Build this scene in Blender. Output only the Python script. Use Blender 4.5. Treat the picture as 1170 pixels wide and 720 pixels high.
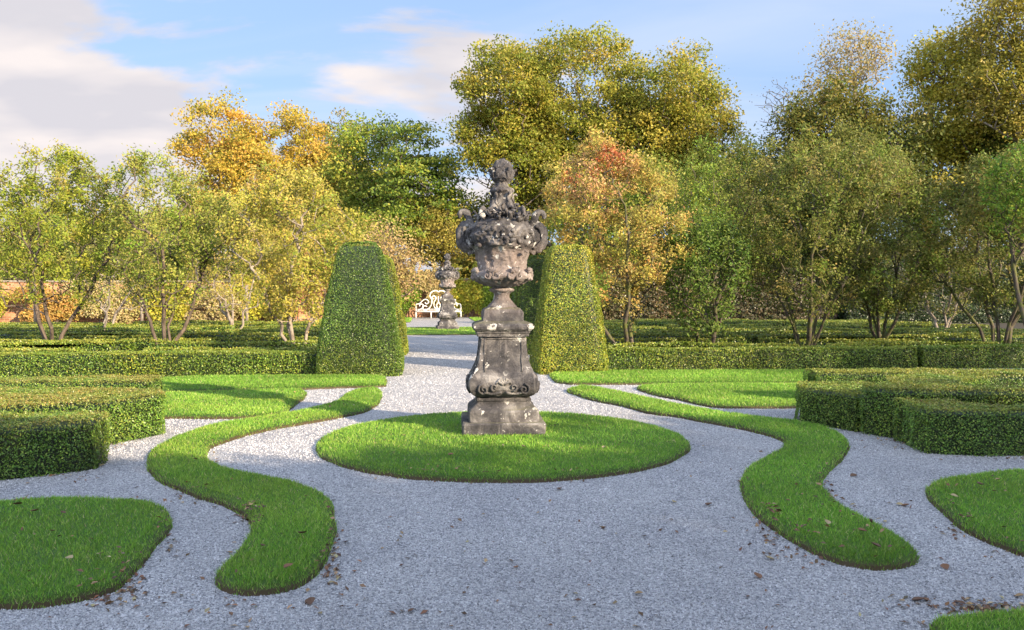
import bpy, math
import numpy as np
from math import radians, sin, cos, pi
for o in list(bpy.data.objects): bpy.data.objects.remove(o)
S = bpy.context.scene
COL = S.collection

# ------------------------------------------------------------------ camera
EYE = 1.6; F = 940.0; CX, CY, HOR = 585.0, 360.0, 335.0
PITCH = math.atan((CY-HOR)/F)
cam = bpy.data.cameras.new('camera'); co = bpy.data.objects.new('camera', cam); COL.objects.link(co)
co.location = (0, 0, EYE); co.rotation_euler = (pi/2-PITCH, 0, 0)
cam.sensor_width = 36; cam.lens = F/1170*36; cam.clip_end = 3000; cam.clip_start = 0.05
S.camera = co
S.render.resolution_x = 1024; S.render.resolution_y = 630
# ------------------------------------------------------------------ light
SUN_EL = 20.0
SUN_H = np.array([0.78, -0.625])            # horizontal direction towards the sun (camera looks along +Y)
SUN_H /= np.linalg.norm(SUN_H)
w = bpy.data.worlds.new("World"); S.world = w; w.use_nodes = True
nt = w.node_tree; nt.nodes.clear(); N = nt.nodes.new; L = nt.links.new
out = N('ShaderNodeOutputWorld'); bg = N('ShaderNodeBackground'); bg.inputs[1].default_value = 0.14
sky = N('ShaderNodeTexSky'); sky.sky_type = 'NISHITA'; sky.sun_disc = False
sky.sun_elevation = radians(SUN_EL); sky.sun_rotation = math.atan2(SUN_H[0], SUN_H[1])
sky.air_density = 1.0; sky.dust_density = 0.9; sky.ozone_density = 1.2; sky.altitude = 100
tc = N('ShaderNodeTexCoord'); sep = N('ShaderNodeSeparateXYZ'); L(tc.outputs['Generated'], sep.inputs[0])
def wm(op, a, b=None, c=None, clamp=False):
    m = N('ShaderNodeMath'); m.operation = op; m.use_clamp = clamp
    for i, v in enumerate((a, b, c)):
        if v is None: continue
        if isinstance(v, (int, float)): m.inputs[i].default_value = v
        else: L(v, m.inputs[i])
    return m.outputs[0]
zz = wm('MAXIMUM', sep.outputs[2], 0.0); den = wm('ADD', zz, 0.22)
cxn = wm('DIVIDE', sep.outputs[0], den); cyn = wm('DIVIDE', sep.outputs[1], den)
comb = N('ShaderNodeCombineXYZ'); L(cxn, comb.inputs[0]); L(cyn, comb.inputs[1])
mp = N('ShaderNodeMapping'); mp.inputs['Location'].default_value = (1.3, 5.2, 0); mp.inputs['Scale'].default_value = (0.8, 1.15, 1); L(comb.outputs[0], mp.inputs[0])
n1 = N('ShaderNodeTexNoise'); n1.inputs['Scale'].default_value = 1.9; n1.inputs['Detail'].default_value = 7; n1.inputs['Roughness'].default_value = 0.52; n1.inputs['Distortion'].default_value = 0.25; L(mp.outputs[0], n1.inputs[0])
# bank of cumulus to the left, low; wisps elsewhere
az = wm('DIVIDE', sep.outputs[0], wm('MAXIMUM', sep.outputs[1], 0.2))
left = wm('MULTIPLY_ADD', az, -1.5, 0.24, clamp=True)
low = wm('MULTIPLY_ADD', sep.outputs[2], -2.2, 1.12, clamp=True)
bias = wm('MULTIPLY', wm('MULTIPLY', left, low), 0.43)
m1 = wm('ADD', n1.outputs[0], bias)
r1 = N('ShaderNodeMapRange'); r1.interpolation_type = 'SMOOTHSTEP'; r1.inputs[1].default_value = 0.60; r1.inputs[2].default_value = 0.70; L(m1, r1.inputs[0])
mp2 = N('ShaderNodeMapping'); mp2.inputs['Rotation'].default_value = (0, 0, 0.5); mp2.inputs['Scale'].default_value = (0.35, 1.6, 1); L(comb.outputs[0], mp2.inputs[0])
n2 = N('ShaderNodeTexNoise'); n2.inputs['Scale'].default_value = 1.0; n2.inputs['Detail'].default_value = 6; n2.inputs['Distortion'].default_value = 0.8; L(mp2.outputs[0], n2.inputs[0])
r2 = N('ShaderNodeMapRange'); r2.interpolation_type = 'SMOOTHSTEP'; r2.inputs[1].default_value = 0.40; r2.inputs[2].default_value = 0.80; r2.inputs[3].default_value = 0.0; r2.inputs[4].default_value = 0.75; L(n2.outputs[0], r2.inputs[0])
n3 = N('ShaderNodeTexNoise'); n3.inputs['Scale'].default_value = 2.3; n3.inputs['Detail'].default_value = 4; L(mp.outputs[0], n3.inputs[0])
cc = N('ShaderNodeValToRGB'); L(n3.outputs[0], cc.inputs[0])
cc.color_ramp.elements[0].position = 0.40; cc.color_ramp.elements[0].color = (2.35, 2.28, 2.45, 1)
cc.color_ramp.elements[1].position = 0.60; cc.color_ramp.elements[1].color = (3.1, 2.85, 2.8, 1)
mixb = N('ShaderNodeMixRGB'); mixb.inputs[0].default_value = 0.82; mixb.inputs[2].default_value = (1.25, 1.85, 3.0, 1); L(sky.outputs[0], mixb.inputs[1])
mixw = N('ShaderNodeMixRGB'); mixw.inputs[2].default_value = (2.6, 2.8, 3.3, 1); L(r2.outputs[0], mixw.inputs[0]); L(mixb.outputs[0], mixw.inputs[1])
# unseen bright haze behind the viewer, added to lift the soft fill light
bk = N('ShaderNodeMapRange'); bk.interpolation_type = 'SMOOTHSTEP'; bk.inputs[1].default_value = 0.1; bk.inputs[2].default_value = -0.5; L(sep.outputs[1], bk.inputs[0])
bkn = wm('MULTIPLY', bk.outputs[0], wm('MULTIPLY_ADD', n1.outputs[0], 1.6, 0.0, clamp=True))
mixc = N('ShaderNodeMixRGB'); L(r1.outputs[0], mixc.inputs[0]); L(mixw.outputs[0], mixc.inputs[1]); L(cc.outputs[0], mixc.inputs[2])
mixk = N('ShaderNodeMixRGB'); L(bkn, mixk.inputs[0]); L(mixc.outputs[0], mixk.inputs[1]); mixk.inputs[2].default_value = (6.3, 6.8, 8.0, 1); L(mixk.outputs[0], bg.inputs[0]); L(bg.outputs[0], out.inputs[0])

sl = bpy.data.lights.new('sun', 'SUN'); sl.energy = 5.0; sl.angle = radians(0.5); sl.color = (1, 0.80, 0.56)
so = bpy.data.objects.new('sun', sl); COL.objects.link(so)
from mathutils import Vector
sd = Vector((SUN_H[0]*cos(radians(SUN_EL)), SUN_H[1]*cos(radians(SUN_EL)), sin(radians(SUN_EL))))
so.rotation_euler = sd.to_track_quat('Z', 'Y').to_euler(); so.location = (20, -20, 30)
S.view_settings.view_transform = 'Standard'; S.view_settings.look = 'None'
S.view_settings.exposure = 1.2; S.view_settings.gamma = 1; S.view_settings.use_curve_mapping = False

# ------------------------------------------------------------------ helpers
RNG = np.random.default_rng(11)
def ray(px, py):
    x = (px-CX)/F; y = -(py-CY)/F
    return np.array([x, cos(PITCH)+y*sin(PITCH), -sin(PITCH)+y*cos(PITCH)])
def at(px, py, z=0.0):
    r = ray(px, py); t = (z-EYE)/r[2]; return np.array([r[0]*t, r[1]*t])
def X(px, d): return (px-CX)/F*d
def Z(py, d): return EYE-(py-HOR)/F*d
AX = radians(5.93); ORG = np.array([-0.07, 9.4])
def g(u, v): return np.array([ORG[0]+u*cos(AX)-v*sin(AX), ORG[1]+u*sin(AX)+v*cos(AX)])

def tag(o, label=None, cat=None, group=None, kind=None):
    if label: o['label'] = label
    if cat: o['category'] = cat
    if group: o['group'] = group
    if kind: o['kind'] = kind
    return o
def empty(name, loc, rz=0.0):
    o = bpy.data.objects.new(name, None); COL.objects.link(o); o.location = loc; o.rotation_euler = (0, 0, rz)
    o.empty_display_size = 0.2
    return o
class MB:
    """collects vertices, faces of any size and per-vertex colours"""
    def __init__(s): s.v = []; s.n = 0; s.loops = []; s.tot = []; s.c = []; s.sm = []
    def add(s, v, faces, col=(0.5, 0.5, 0.5), smooth=False):
        """faces: (M,k) int array, or list of tuples"""
        v = np.asarray(v, float).reshape(-1, 3)
        if isinstance(faces, np.ndarray):
            s.loops.append((faces+s.n).ravel()); s.tot.append(np.full(len(faces), faces.shape[1])); m = len(faces)
        else:
            s.loops.append(np.concatenate([np.array(f)+s.n for f in faces])); s.tot.append(np.array([len(f) for f in faces])); m = len(faces)
        s.sm.append(np.full(m, smooth))
        c = np.asarray(col, float)
        if c.ndim == 1: c = np.tile(c, (len(v), 1))
        s.v.append(v); s.c.append(c); s.n += len(v)
        return s
    def build(s, name, mat, parent=None, loc=None):
        me = bpy.data.meshes.new(name)
        v = np.concatenate(s.v); lp = np.concatenate(s.loops).astype(np.int32); tt = np.concatenate(s.tot).astype(np.int32)
        if loc is not None: v = v-np.asarray(loc, float)
        c = np.concatenate(s.c); sm = np.concatenate(s.sm)
        me.vertices.add(len(v)); me.vertices.foreach_set('co', v.astype(np.float32).ravel())
        me.loops.add(len(lp)); me.loops.foreach_set('vertex_index', lp)
        me.polygons.add(len(tt)); st = np.concatenate([[0], np.cumsum(tt)[:-1]]).astype(np.int32)
        me.polygons.foreach_set('loop_start', st); me.polygons.foreach_set('loop_total', tt)
        me.polygons.foreach_set('use_smooth', sm)
        me.update(calc_edges=True)
        a = me.color_attributes.new('Col', 'FLOAT_COLOR', 'POINT')
        c4 = np.ones((len(v), 4), np.float32); c4[:, :3] = c; a.data.foreach_set('color', c4.ravel())
        me.validate()
        me.materials.append(mat)
        o = bpy.data.objects.new(name, me); COL.objects.link(o)
        if loc is not None: o.location = loc
        if parent: o.parent = parent
        return o
def unit(a): return a/np.maximum(np.linalg.norm(a, axis=-1, keepdims=True), 1e-9)
def vnoise(p, f=1.0, seed=0):
    """cheap smooth pseudo-noise, about -1..1"""
    r = np.random.default_rng(seed); s = 0; p = np.asarray(p, float)
    for i in range(5):
        k = r.normal(size=p.shape[-1])*f*(0.7+0.35*i); s = s+np.sin(p@k+r.uniform(0, 6.28))
    return s/2.6
def leaves(mb, p, nrm, size, col, rng, aspect=0.6, spread=0.8):
    """a pointed leaf of four corners, folded a little, at every point"""
    n = len(p)
    if n == 0: return
    nr = unit(nrm+rng.normal(size=(n, 3))*spread)
    t = unit(np.cross(nr, rng.normal(size=(n, 3)))); b = np.cross(nr, t)
    s = (size*rng.uniform(0.6, 1.35, n))[:, None]
    v = np.stack([p-t*s*0.5, p+b*s*0.5*aspect+nr*s*0.10, p+t*s*0.55, p-b*s*0.5*aspect+nr*s*0.10], 1).reshape(-1, 3)
    mb.add(v, np.arange(4*n).reshape(-1, 4), np.repeat(col, 4, 0))
def pal(cols, wts, n, rng, jit=0.18):
    cols = np.array(cols); i = rng.choice(len(cols), n, p=np.array(wts)/sum(wts))
    return np.clip(cols[i]*(1+rng.normal(size=(n, 1))*jit)*(1+rng.normal(size=(n, 3))*0.06), 0.003, 0.95)
def frames(P):
    P = np.asarray(P, float); T = unit(np.gradient(P, axis=0)); ref = np.array([0, 0, 1.0]) if abs(T[0][2]) < 0.9 else np.array([1.0, 0, 0])
    A = [unit(np.cross(T[0], ref))]
    for i in range(1, len(P)):
        a = A[-1]-T[i]*np.dot(A[-1], T[i]); A.append(unit(a))
    A = np.array(A); return T, A, np.cross(T, A)
def tube(mb, P, r, k=8, col=(0.5, 0.5, 0.5), flat=1.0):
    P = np.asarray(P, float); r = np.broadcast_to(r, len(P)); T, A, B = frames(P)
    th = np.arange(k)*2*pi/k
    v = P[:, None]+(A[:, None]*np.cos(th)[None, :, None]+B[:, None]*np.sin(th)[None, :, None]*flat)*r[:, None, None]
    m = len(P); f = [(i*k+j, i*k+(j+1) % k, (i+1)*k+(j+1) % k, (i+1)*k+j) for i in range(m-1) for j in range(k)]
    mb.add(v.reshape(-1, 3), f+[tuple(range(k))[::-1], tuple((m-1)*k+j for j in range(k))], col, True)
def spline(pts, n=8, closed=False):
    P = np.array(pts, float); m = len(P); o = []
    rng_ = range(m) if closed else range(m-1)
    for i in rng_:
        if closed: a, b, c, d = P[(i-1) % m], P[i], P[(i+1) % m], P[(i+2) % m]
        else: a, b, c, d = P[max(i-1, 0)], P[i], P[i+1], P[min(i+2, m-1)]
        for t in np.arange(n)/n:
            o.append(0.5*(2*b+(c-a)*t+(2*a-5*b+4*c-d)*t*t+(3*b-a-3*c+d)*t**3))
    if not closed: o.append(P[-1])
    return np.array(o)
def area2(P): x, y = P[:, 0], P[:, 1]; return 0.5*np.sum(x*np.roll(y, -1)-y*np.roll(x, -1))
def ccw(P): return P if area2(P) > 0 else P[::-1].copy()
def inside(P, q):
    x, y = q[:, 0], q[:, 1]; r = np.zeros(len(q), bool)
    for i in range(len(P)):
        x1, y1 = P[i]; x2, y2 = P[(i+1) % len(P)]
        if y1 == y2: continue
        c = ((y1 > y) != (y2 > y)) & (x < (x2-x1)*(y-y1)/(y2-y1)+x1); r ^= c
    return r
def offset(P, d):
    """inward offset of a ccw outline"""
    t = unit(np.roll(P, -1, 0)-np.roll(P, 1, 0)); nrm = np.stack([-t[:, 1], t[:, 0]], 1); return P+nrm*d
def sample_poly(P, n, rng):
    lo, hi = P.min(0), P.max(0); A = abs(area2(P)); box = np.prod(hi-lo); m = int(n*box/max(A, 1e-6))+8
    q = rng.uniform(lo, hi, (m, 2)); return q[inside(P, q)]
def resample(P, step, closed=True):
    Q = np.vstack([P, P[:1]]) if closed else P
    L_ = np.concatenate([[0], np.cumsum(np.linalg.norm(np.diff(Q, axis=0), axis=1))]); n = max(int(L_[-1]/step), 3 if closed else 2)
    t = np.linspace(0, L_[-1], n+1)[:-1] if closed else np.linspace(0, L_[-1], n+1)
    return np.stack([np.interp(t, L_, Q[:, 0]), np.interp(t, L_, Q[:, 1])], 1)

# ------------------------------------------------------------------ materials
def newmat(name):
    m = bpy.data.materials.new(name); m.use_nodes = True; n = m.node_tree; n.nodes.clear(); return m, n, n.nodes.new, n.links.new
def leafmat(name, trans=0.3, gloss=0.06, rough=0.45):
    m, n, N, L = newmat(name); o = N('ShaderNodeOutputMaterial'); a = N('ShaderNodeAttribute'); a.attribute_name = 'Col'
    p = N('ShaderNodeBsdfPrincipled'); p.inputs['Roughness'].default_value = rough; p.inputs['Specular IOR Level'].default_value = gloss*5
    L(a.outputs[0], p.inputs['Base Color'])
    t = N('ShaderNodeBsdfTranslucent'); g_ = N('ShaderNodeGamma'); g_.inputs[1].default_value = 0.85; L(a.outputs[0], g_.inputs[0]); L(g_.outputs[0], t.inputs[0])
    x = N('ShaderNodeMixShader'); x.inputs[0].default_value = trans; L(p.outputs[0], x.inputs[1]); L(t.outputs[0], x.inputs[2]); L(x.outputs[0], o.inputs[0])
    return m
M_LEAF = leafmat('tree_leaf', 0.36, 0.05); M_BOX = leafmat('box_leaf', 0.12, 0.10, 0.38); M_GRASS = leafmat('grass_blade', 0.30, 0.05, 0.5)
def ramp(N, L, src, stops):
    r = N('ShaderNodeValToRGB'); L(src, r.inputs[0]); e = r.color_ramp.elements
    while len(e) < len(stops): e.new(0.5)
    for i, (p, c) in enumerate(stops): e[i].position = p; e[i].color = (*c, 1)
    return r.outputs[0]
def noise(N, L, vec, sc, det=5, ro=0.55, dist=0.0):
    n = N('ShaderNodeTexNoise'); n.inputs['Scale'].default_value = sc; n.inputs['Detail'].default_value = det; n.inputs['Roughness'].default_value = ro; n.inputs['Distortion'].default_value = dist
    L(vec, n.inputs[0]); return n.outputs[0]
def bark(name, c1, c2, moss=None):
    m, n, N, L = newmat(name); o = N('ShaderNodeOutputMaterial'); p = N('ShaderNodeBsdfPrincipled'); p.inputs['Roughness'].default_value = 0.85
    t = N('ShaderNodeTexCoord'); mp = N('ShaderNodeMapping'); mp.inputs['Scale'].default_value = (1, 1, 0.3); L(t.outputs['Object'], mp.inputs[0])
    nz = noise(N, L, mp.outputs[0], 16, 6, 0.65); c = ramp(N, L, nz, [(0.35, c1), (0.66, c2)])
    if moss:
        nz2 = noise(N, L, t.outputs['Object'], 5, 4); f = N('ShaderNodeMapRange'); f.inputs[1].default_value = 0.45; f.inputs[2].default_value = 0.6; L(nz2, f.inputs[0])
        mx = N('ShaderNodeMixRGB'); L(f.outputs[0], mx.inputs[0]); L(c, mx.inputs[1]); mx.inputs[2].default_value = (*moss, 1); c = mx.outputs[0]
    L(c, p.inputs['Base Color']); b = N('ShaderNodeBump'); b.inputs['Distance'].default_value = 0.02; b.inputs['Strength'].default_value = 0.7; L(nz, b.inputs['Height']); L(b.outputs[0], p.inputs['Normal']); L(p.outputs[0], o.inputs[0]); return m
M_BARK = bark('brown_bark', (0.05, 0.038, 0.028), (0.17, 0.13, 0.10)); M_MOSSBARK = bark('mossy_bark', (0.035, 0.028, 0.02), (0.13, 0.105, 0.08), (0.10, 0.11, 0.025)); M_PALEBARK = bark('pale_bark', (0.15, 0.12, 0.09), (0.38, 0.33, 0.27))
def gravelmat():
    m, n, N, L = newmat('blue_grey_gravel'); o = N('ShaderNodeOutputMaterial'); p = N('ShaderNodeBsdfPrincipled'); p.inputs['Roughness'].default_value = 0.8
    t = N('ShaderNodeTexCoord'); P = t.outputs['Object']
    v = N('ShaderNodeTexVoronoi'); v.inputs['Scale'].default_value = 85; L(P, v.inputs['Vector'])
    s = N('ShaderNodeSeparateColor'); L(v.outputs['Color'], s.inputs[0])
    c = ramp(N, L, s.outputs[0], [(0.0, (0.14, 0.14, 0.15)), (0.35, (0.31, 0.31, 0.325)), (0.7, (0.43, 0.425, 0.43)), (1.0, (0.66, 0.65, 0.64))])
    big = noise(N, L, P, 0.9, 5, 0.6, 0.4); c2 = ramp(N, L, big, [(0.3, (0.80, 0.80, 0.82)), (0.7, (1.06, 1.05, 1.03))])
    mx = N('ShaderNodeMixRGB'); mx.blend_type = 'MULTIPLY'; mx.inputs[0].default_value = 1; L(c, mx.inputs[1]); L(c2, mx.inputs[2])
    L(mx.outputs[0], p.inputs['Base Color'])
    nf = noise(N, L, P, 22, 4); ad = N('ShaderNodeMath'); ad.operation = 'MULTIPLY_ADD'; L(v.outputs['Distance'], ad.inputs[0]); ad.inputs[1].default_value = -0.9; L(nf, ad.inputs[2])
    b = N('ShaderNodeBump'); b.inputs['Distance'].default_value = 0.012; b.inputs['Strength'].default_value = 0.8; L(ad.outputs[0], b.inputs['Height']); L(b.outputs[0], p.inputs['Normal'])
    L(p.outputs[0], o.inputs[0]); return m
M_GRAVEL = gravelmat()
def attrmat(name, rough=0.8):
    m, n, N, L = newmat(name); o = N('ShaderNodeOutputMaterial'); p = N('ShaderNodeBsdfPrincipled'); p.inputs['Roughness'].default_value = rough
    a = N('ShaderNodeAttribute'); a.attribute_name = 'Col'; L(a.outputs[0], p.inputs['Base Color']); L(p.outputs[0], o.inputs[0]); return m
M_STONES = attrmat('loose_stones'); M_DRY = attrmat('dry_leaf', 0.7)
def stonemat():
    m, n, N, L = newmat('weathered_limestone'); o = N('ShaderNodeOutputMaterial'); p = N('ShaderNodeBsdfPrincipled'); p.inputs['Roughness'].default_value = 0.88
    t = N('ShaderNodeTexCoord'); P = t.outputs['Object']
    a = noise(N, L, P, 3.2, 8, 0.65, 0.5); c = ramp(N, L, a, [(0.34, (0.024, 0.024, 0.027)), (0.47, (0.060, 0.057, 0.061)), (0.57, (0.14, 0.132, 0.130)), (0.68, (0.36, 0.345, 0.33))])
    # brownish-pink bare stone patches
    b1 = noise(N, L, P, 1.7, 4, 0.5); f = N('ShaderNodeMapRange'); f.inputs[1].default_value = 0.55; f.inputs[2].default_value = 0.70; f.inputs[4].default_value = 0.4; L(b1, f.inputs[0])
    sz = N('ShaderNodeSeparateXYZ'); L(P, sz.inputs[0]); zb_ = N('ShaderNodeMapRange'); zb_.inputs[1].default_value = 1.2; zb_.inputs[2].default_value = 1.5; zb_.inputs[3].default_value = 0.15; L(sz.outputs[2], zb_.inputs[0]); fz = N('ShaderNodeMath'); fz.operation = 'MULTIPLY'; L(f.outputs[0], fz.inputs[0]); L(zb_.outputs[0], fz.inputs[1]); f = fz
    mx = N('ShaderNodeMixRGB'); L(f.outputs[0], mx.inputs[0]); L(c, mx.inputs[1]); mx.inputs[2].default_value = (0.20, 0.13, 0.115, 1)
    # vertical pale washes
    mp = N('ShaderNodeMapping'); mp.inputs['Scale'].default_value = (9, 9, 1.2); L(P, mp.inputs[0]); st = noise(N, L, mp.outputs[0], 1.4, 5, 0.6)
    f1 = N('ShaderNodeMapRange'); f1.inputs[1].default_value = 0.56; f1.inputs[2].default_value = 0.75; f1.inputs[4].default_value = 0.55; L(st, f1.inputs[0])
    mx1 = N('ShaderNodeMixRGB'); L(f1.outputs[0], mx1.inputs[0]); L(mx.outputs[0], mx1.inputs[1]); mx1.inputs[2].default_value = (0.34, 0.31, 0.30, 1)

    zm = N('ShaderNodeMapRange'); zm.inputs[1].default_value = 1.30; zm.inputs[2].default_value = 1.62; L(sz.outputs[2], zm.inputs[0]); zm2 = N('ShaderNodeMapRange'); zm2.inputs[1].default_value = 2.16; zm2.inputs[2].default_value = 2.02; L(sz.outputs[2], zm2.inputs[0])
    zf = N('ShaderNodeMath'); zf.operation = 'MULTIPLY'; L(zm.outputs[0], zf.inputs[0]); L(zm2.outputs[0], zf.inputs[1]); zw = N('ShaderNodeMath'); zw.operation = 'MULTIPLY'; L(zf.outputs[0], zw.inputs[0]); L(noise(N, L, P, 6, 6, 0.65), zw.inputs[1])
    mxz = N('ShaderNodeMixRGB'); L(zw.outputs[0], mxz.inputs[0]); L(mx1.outputs[0], mxz.inputs[1]); mxz.inputs[2].default_value = (0.33, 0.265, 0.24, 1); mx1 = mxz
    # lichen: large white blotches with crisp edges and fine specks
    wob = noise(N, L, P, 14, 4, 0.6); wv = N('ShaderNodeVectorMath'); wv.operation = 'MULTIPLY_ADD'
    L(wob, wv.inputs[0]); wv.inputs[1].default_value = (0.16, 0.16, 0.16); L(P, wv.inputs[2])
    v = N('ShaderNodeTexVoronoi'); v.inputs['Scale'].default_value = 12; L(wv.outputs[0], v.inputs['Vector']); sc = N('ShaderNodeSeparateColor'); L(v.outputs['Color'], sc.inputs[0])
    rad = N('ShaderNodeMapRange'); rad.inputs[1].default_value = 0.76; rad.inputs[2].default_value = 1; rad.inputs[3].default_value = 0.0; rad.inputs[4].default_value = 0.60; L(sc.outputs[1], rad.inputs[0])
    lt = N('ShaderNodeMath'); lt.operation = 'LESS_THAN'; L(v.outputs['Distance'], lt.inputs[0]); L(rad.outputs[0], lt.inputs[1])
    v2 = N('ShaderNodeTexVoronoi'); v2.inputs['Scale'].default_value = 32; L(wv.outputs[0], v2.inputs['Vector']); sc2 = N('ShaderNodeSeparateColor'); L(v2.outputs['Color'], sc2.inputs[0])
    rad2 = N('ShaderNodeMapRange'); rad2.inputs[1].default_value = 0.8; rad2.inputs[2].default_value = 1; rad2.inputs[4].default_value = 0.35; L(sc2.outputs[1], rad2.inputs[0])
    lt2 = N('ShaderNodeMath'); lt2.operation = 'LESS_THAN'; L(v2.outputs['Distance'], lt2.inputs[0]); L(rad2.outputs[0], lt2.inputs[1])
    mxx = N('ShaderNodeMath'); mxx.operation = 'MAXIMUM'; L(lt.outputs[0], mxx.inputs[0]); L(lt2.outputs[0], mxx.inputs[1])
    fl = N('ShaderNodeMath'); fl.operation = 'MULTIPLY'; L(mxx.outputs[0], fl.inputs[0]); cl = N('ShaderNodeMapRange'); cl.inputs[1].default_value = 0.42; cl.inputs[2].default_value = 0.52; cl.inputs[4].default_value = 0.95; L(noise(N, L, P, 2.6, 3), cl.inputs[0]); cl.inputs[4].default_value = 0.72; L(cl.outputs[0], fl.inputs[1])
    mx2 = N('ShaderNodeMixRGB'); L(fl.outputs[0], mx2.inputs[0]); L(mx1.outputs[0], mx2.inputs[1]); mx2.inputs[2].default_value = (0.72, 0.71, 0.67, 1)
    # moss on faces that look up
    ge = N('ShaderNodeNewGeometry'); sx = N('ShaderNodeSeparateXYZ'); L(ge.outputs['Normal'], sx.inputs[0]); mm = N('ShaderNodeMath'); mm.operation = 'MULTIPLY'; L(sx.outputs[2], mm.inputs[0]); L(b1, mm.inputs[1])
    f3 = N('ShaderNodeMapRange'); f3.inputs[1].default_value = 0.40; f3.inputs[2].default_value = 0.6; f3.inputs[4].default_value = 0.6; L(mm.outputs[0], f3.inputs[0])
    mx3 = N('ShaderNodeMixRGB'); L(f3.outputs[0], mx3.inputs[0]); L(mx2.outputs[0], mx3.inputs[1]); mx3.inputs[2].default_value = (0.16, 0.15, 0.06, 1)
    L(mx3.outputs[0], p.inputs['Base Color'])
    nb = noise(N, L, P, 22, 9, 0.75); b = N('ShaderNodeBump'); b.inputs['Distance'].default_value = 0.03; b.inputs['Strength'].default_value = 1.0; L(nb, b.inputs['Height']); L(b.outputs[0], p.inputs['Normal']); L(p.outputs[0], o.inputs[0]); return m
M_STONE = stonemat()
def plainmat(name, c, rough=0.6, var=0.12):
    m, n, N, L = newmat(name); o = N('ShaderNodeOutputMaterial'); p = N('ShaderNodeBsdfPrincipled'); p.inputs['Roughness'].default_value = rough
    t = N('ShaderNodeTexCoord'); a = noise(N, L, t.outputs['Object'], 4, 5); c0 = tuple(x*(1-var*2) for x in c); L(ramp(N, L, a, [(0.35, c0), (0.65, c)]), p.inputs['Base Color']); L(p.outputs[0], o.inputs[0]); return m
M_WHITE = plainmat('white_paint', (0.80, 0.79, 0.76), 0.5, 0.04)
def brickmat():
    m, n, N, L = newmat('old_orange_brick'); o = N('ShaderNodeOutputMaterial'); p = N('ShaderNodeBsdfPrincipled'); p.inputs['Roughness'].default_value = 0.9
    t = N('ShaderNodeTexCoord'); mp = N('ShaderNodeMapping'); mp.inputs['Rotation'].default_value = (radians(90), 0, 0); L(t.outputs['Object'], mp.inputs[0])
    b = N('ShaderNodeTexBrick'); b.inputs['Scale'].default_value = 2.2; b.inputs['Color1'].default_value = (0.36, 0.16, 0.09, 1); b.inputs['Color2'].default_value = (0.50, 0.27, 0.15, 1); b.inputs['Mortar'].default_value = (0.50, 0.40, 0.30, 1); b.inputs['Mortar Size'].default_value = 0.015
    L(mp.outputs[0], b.inputs['Vector']); nz = noise(N, L, t.outputs['Object'], 0.8, 7, 0.65); c2 = ramp(N, L, nz, [(0.35, (0.6, 0.62, 0.6)), (0.62, (1.15, 1.1, 1.0))])
    mx = N('ShaderNodeMixRGB'); mx.blend_type = 'MULTIPLY'; mx.inputs[0].default_value = 1; L(b.outputs[0], mx.inputs[1]); L(c2, mx.inputs[2]); L(mx.outputs[0], p.inputs['Base Color'])
    bp = N('ShaderNodeBump'); bp.inputs['Distance'].default_value = 0.02; L(b.outputs[0], bp.inputs['Height']); L(bp.outputs[0], p.inputs['Normal']); L(p.outputs[0], o.inputs[0]); return m
M_BRICK = brickmat()
def fieldmat():
    m, n, N, L = newmat('rough_meadow'); o = N('ShaderNodeOutputMaterial'); p = N('ShaderNodeBsdfPrincipled'); p.inputs['Roughness'].default_value = 0.95
    t = N('ShaderNodeTexCoord'); a = noise(N, L, t.outputs['Object'], 0.4, 8, 0.7); L(ramp(N, L, a, [(0.35, (0.035, 0.06, 0.015)), (0.65, (0.09, 0.11, 0.03))]), p.inputs['Base Color']); L(p.outputs[0], o.inputs[0]); return m
M_FIELD = fieldmat()

# ------------------------------------------------------------------ ground
mb = MB(); R_ = 900; mb.add([(-R_, -R_, -0.006), (R_, -R_, -0.006), (R_, R_, -0.006), (-R_, R_, -0.006)], [(0, 1, 2, 3)]); tag(mb.build('ground', M_FIELD), kind='structure')
c4 = [g(-32, -30), g(32, -30), g(32, 47), g(-32, 47)]
mb = MB(); mb.add([(*q, 0.0) for q in c4], [(0, 1, 2, 3)]); tag(mb.build('gravel_path', M_GRAVEL), kind='structure')
M_SOIL = plainmat('dark_planting_soil', (0.045, 0.038, 0.026), 0.95, 0.2)
for sg in (-1, 1):
    mb = MB(); q4 = [g(sg*3.2, 7.5), g(sg*32, 7.5), g(sg*32, 33.9), g(sg*3.2, 33.9)]; q4 = q4 if sg > 0 else q4[::-1]
    mb.add([(*q, 0.004) for q in q4], [(0, 1, 2, 3)]); tag(mb.build('soil', M_SOIL), kind='structure')
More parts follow.
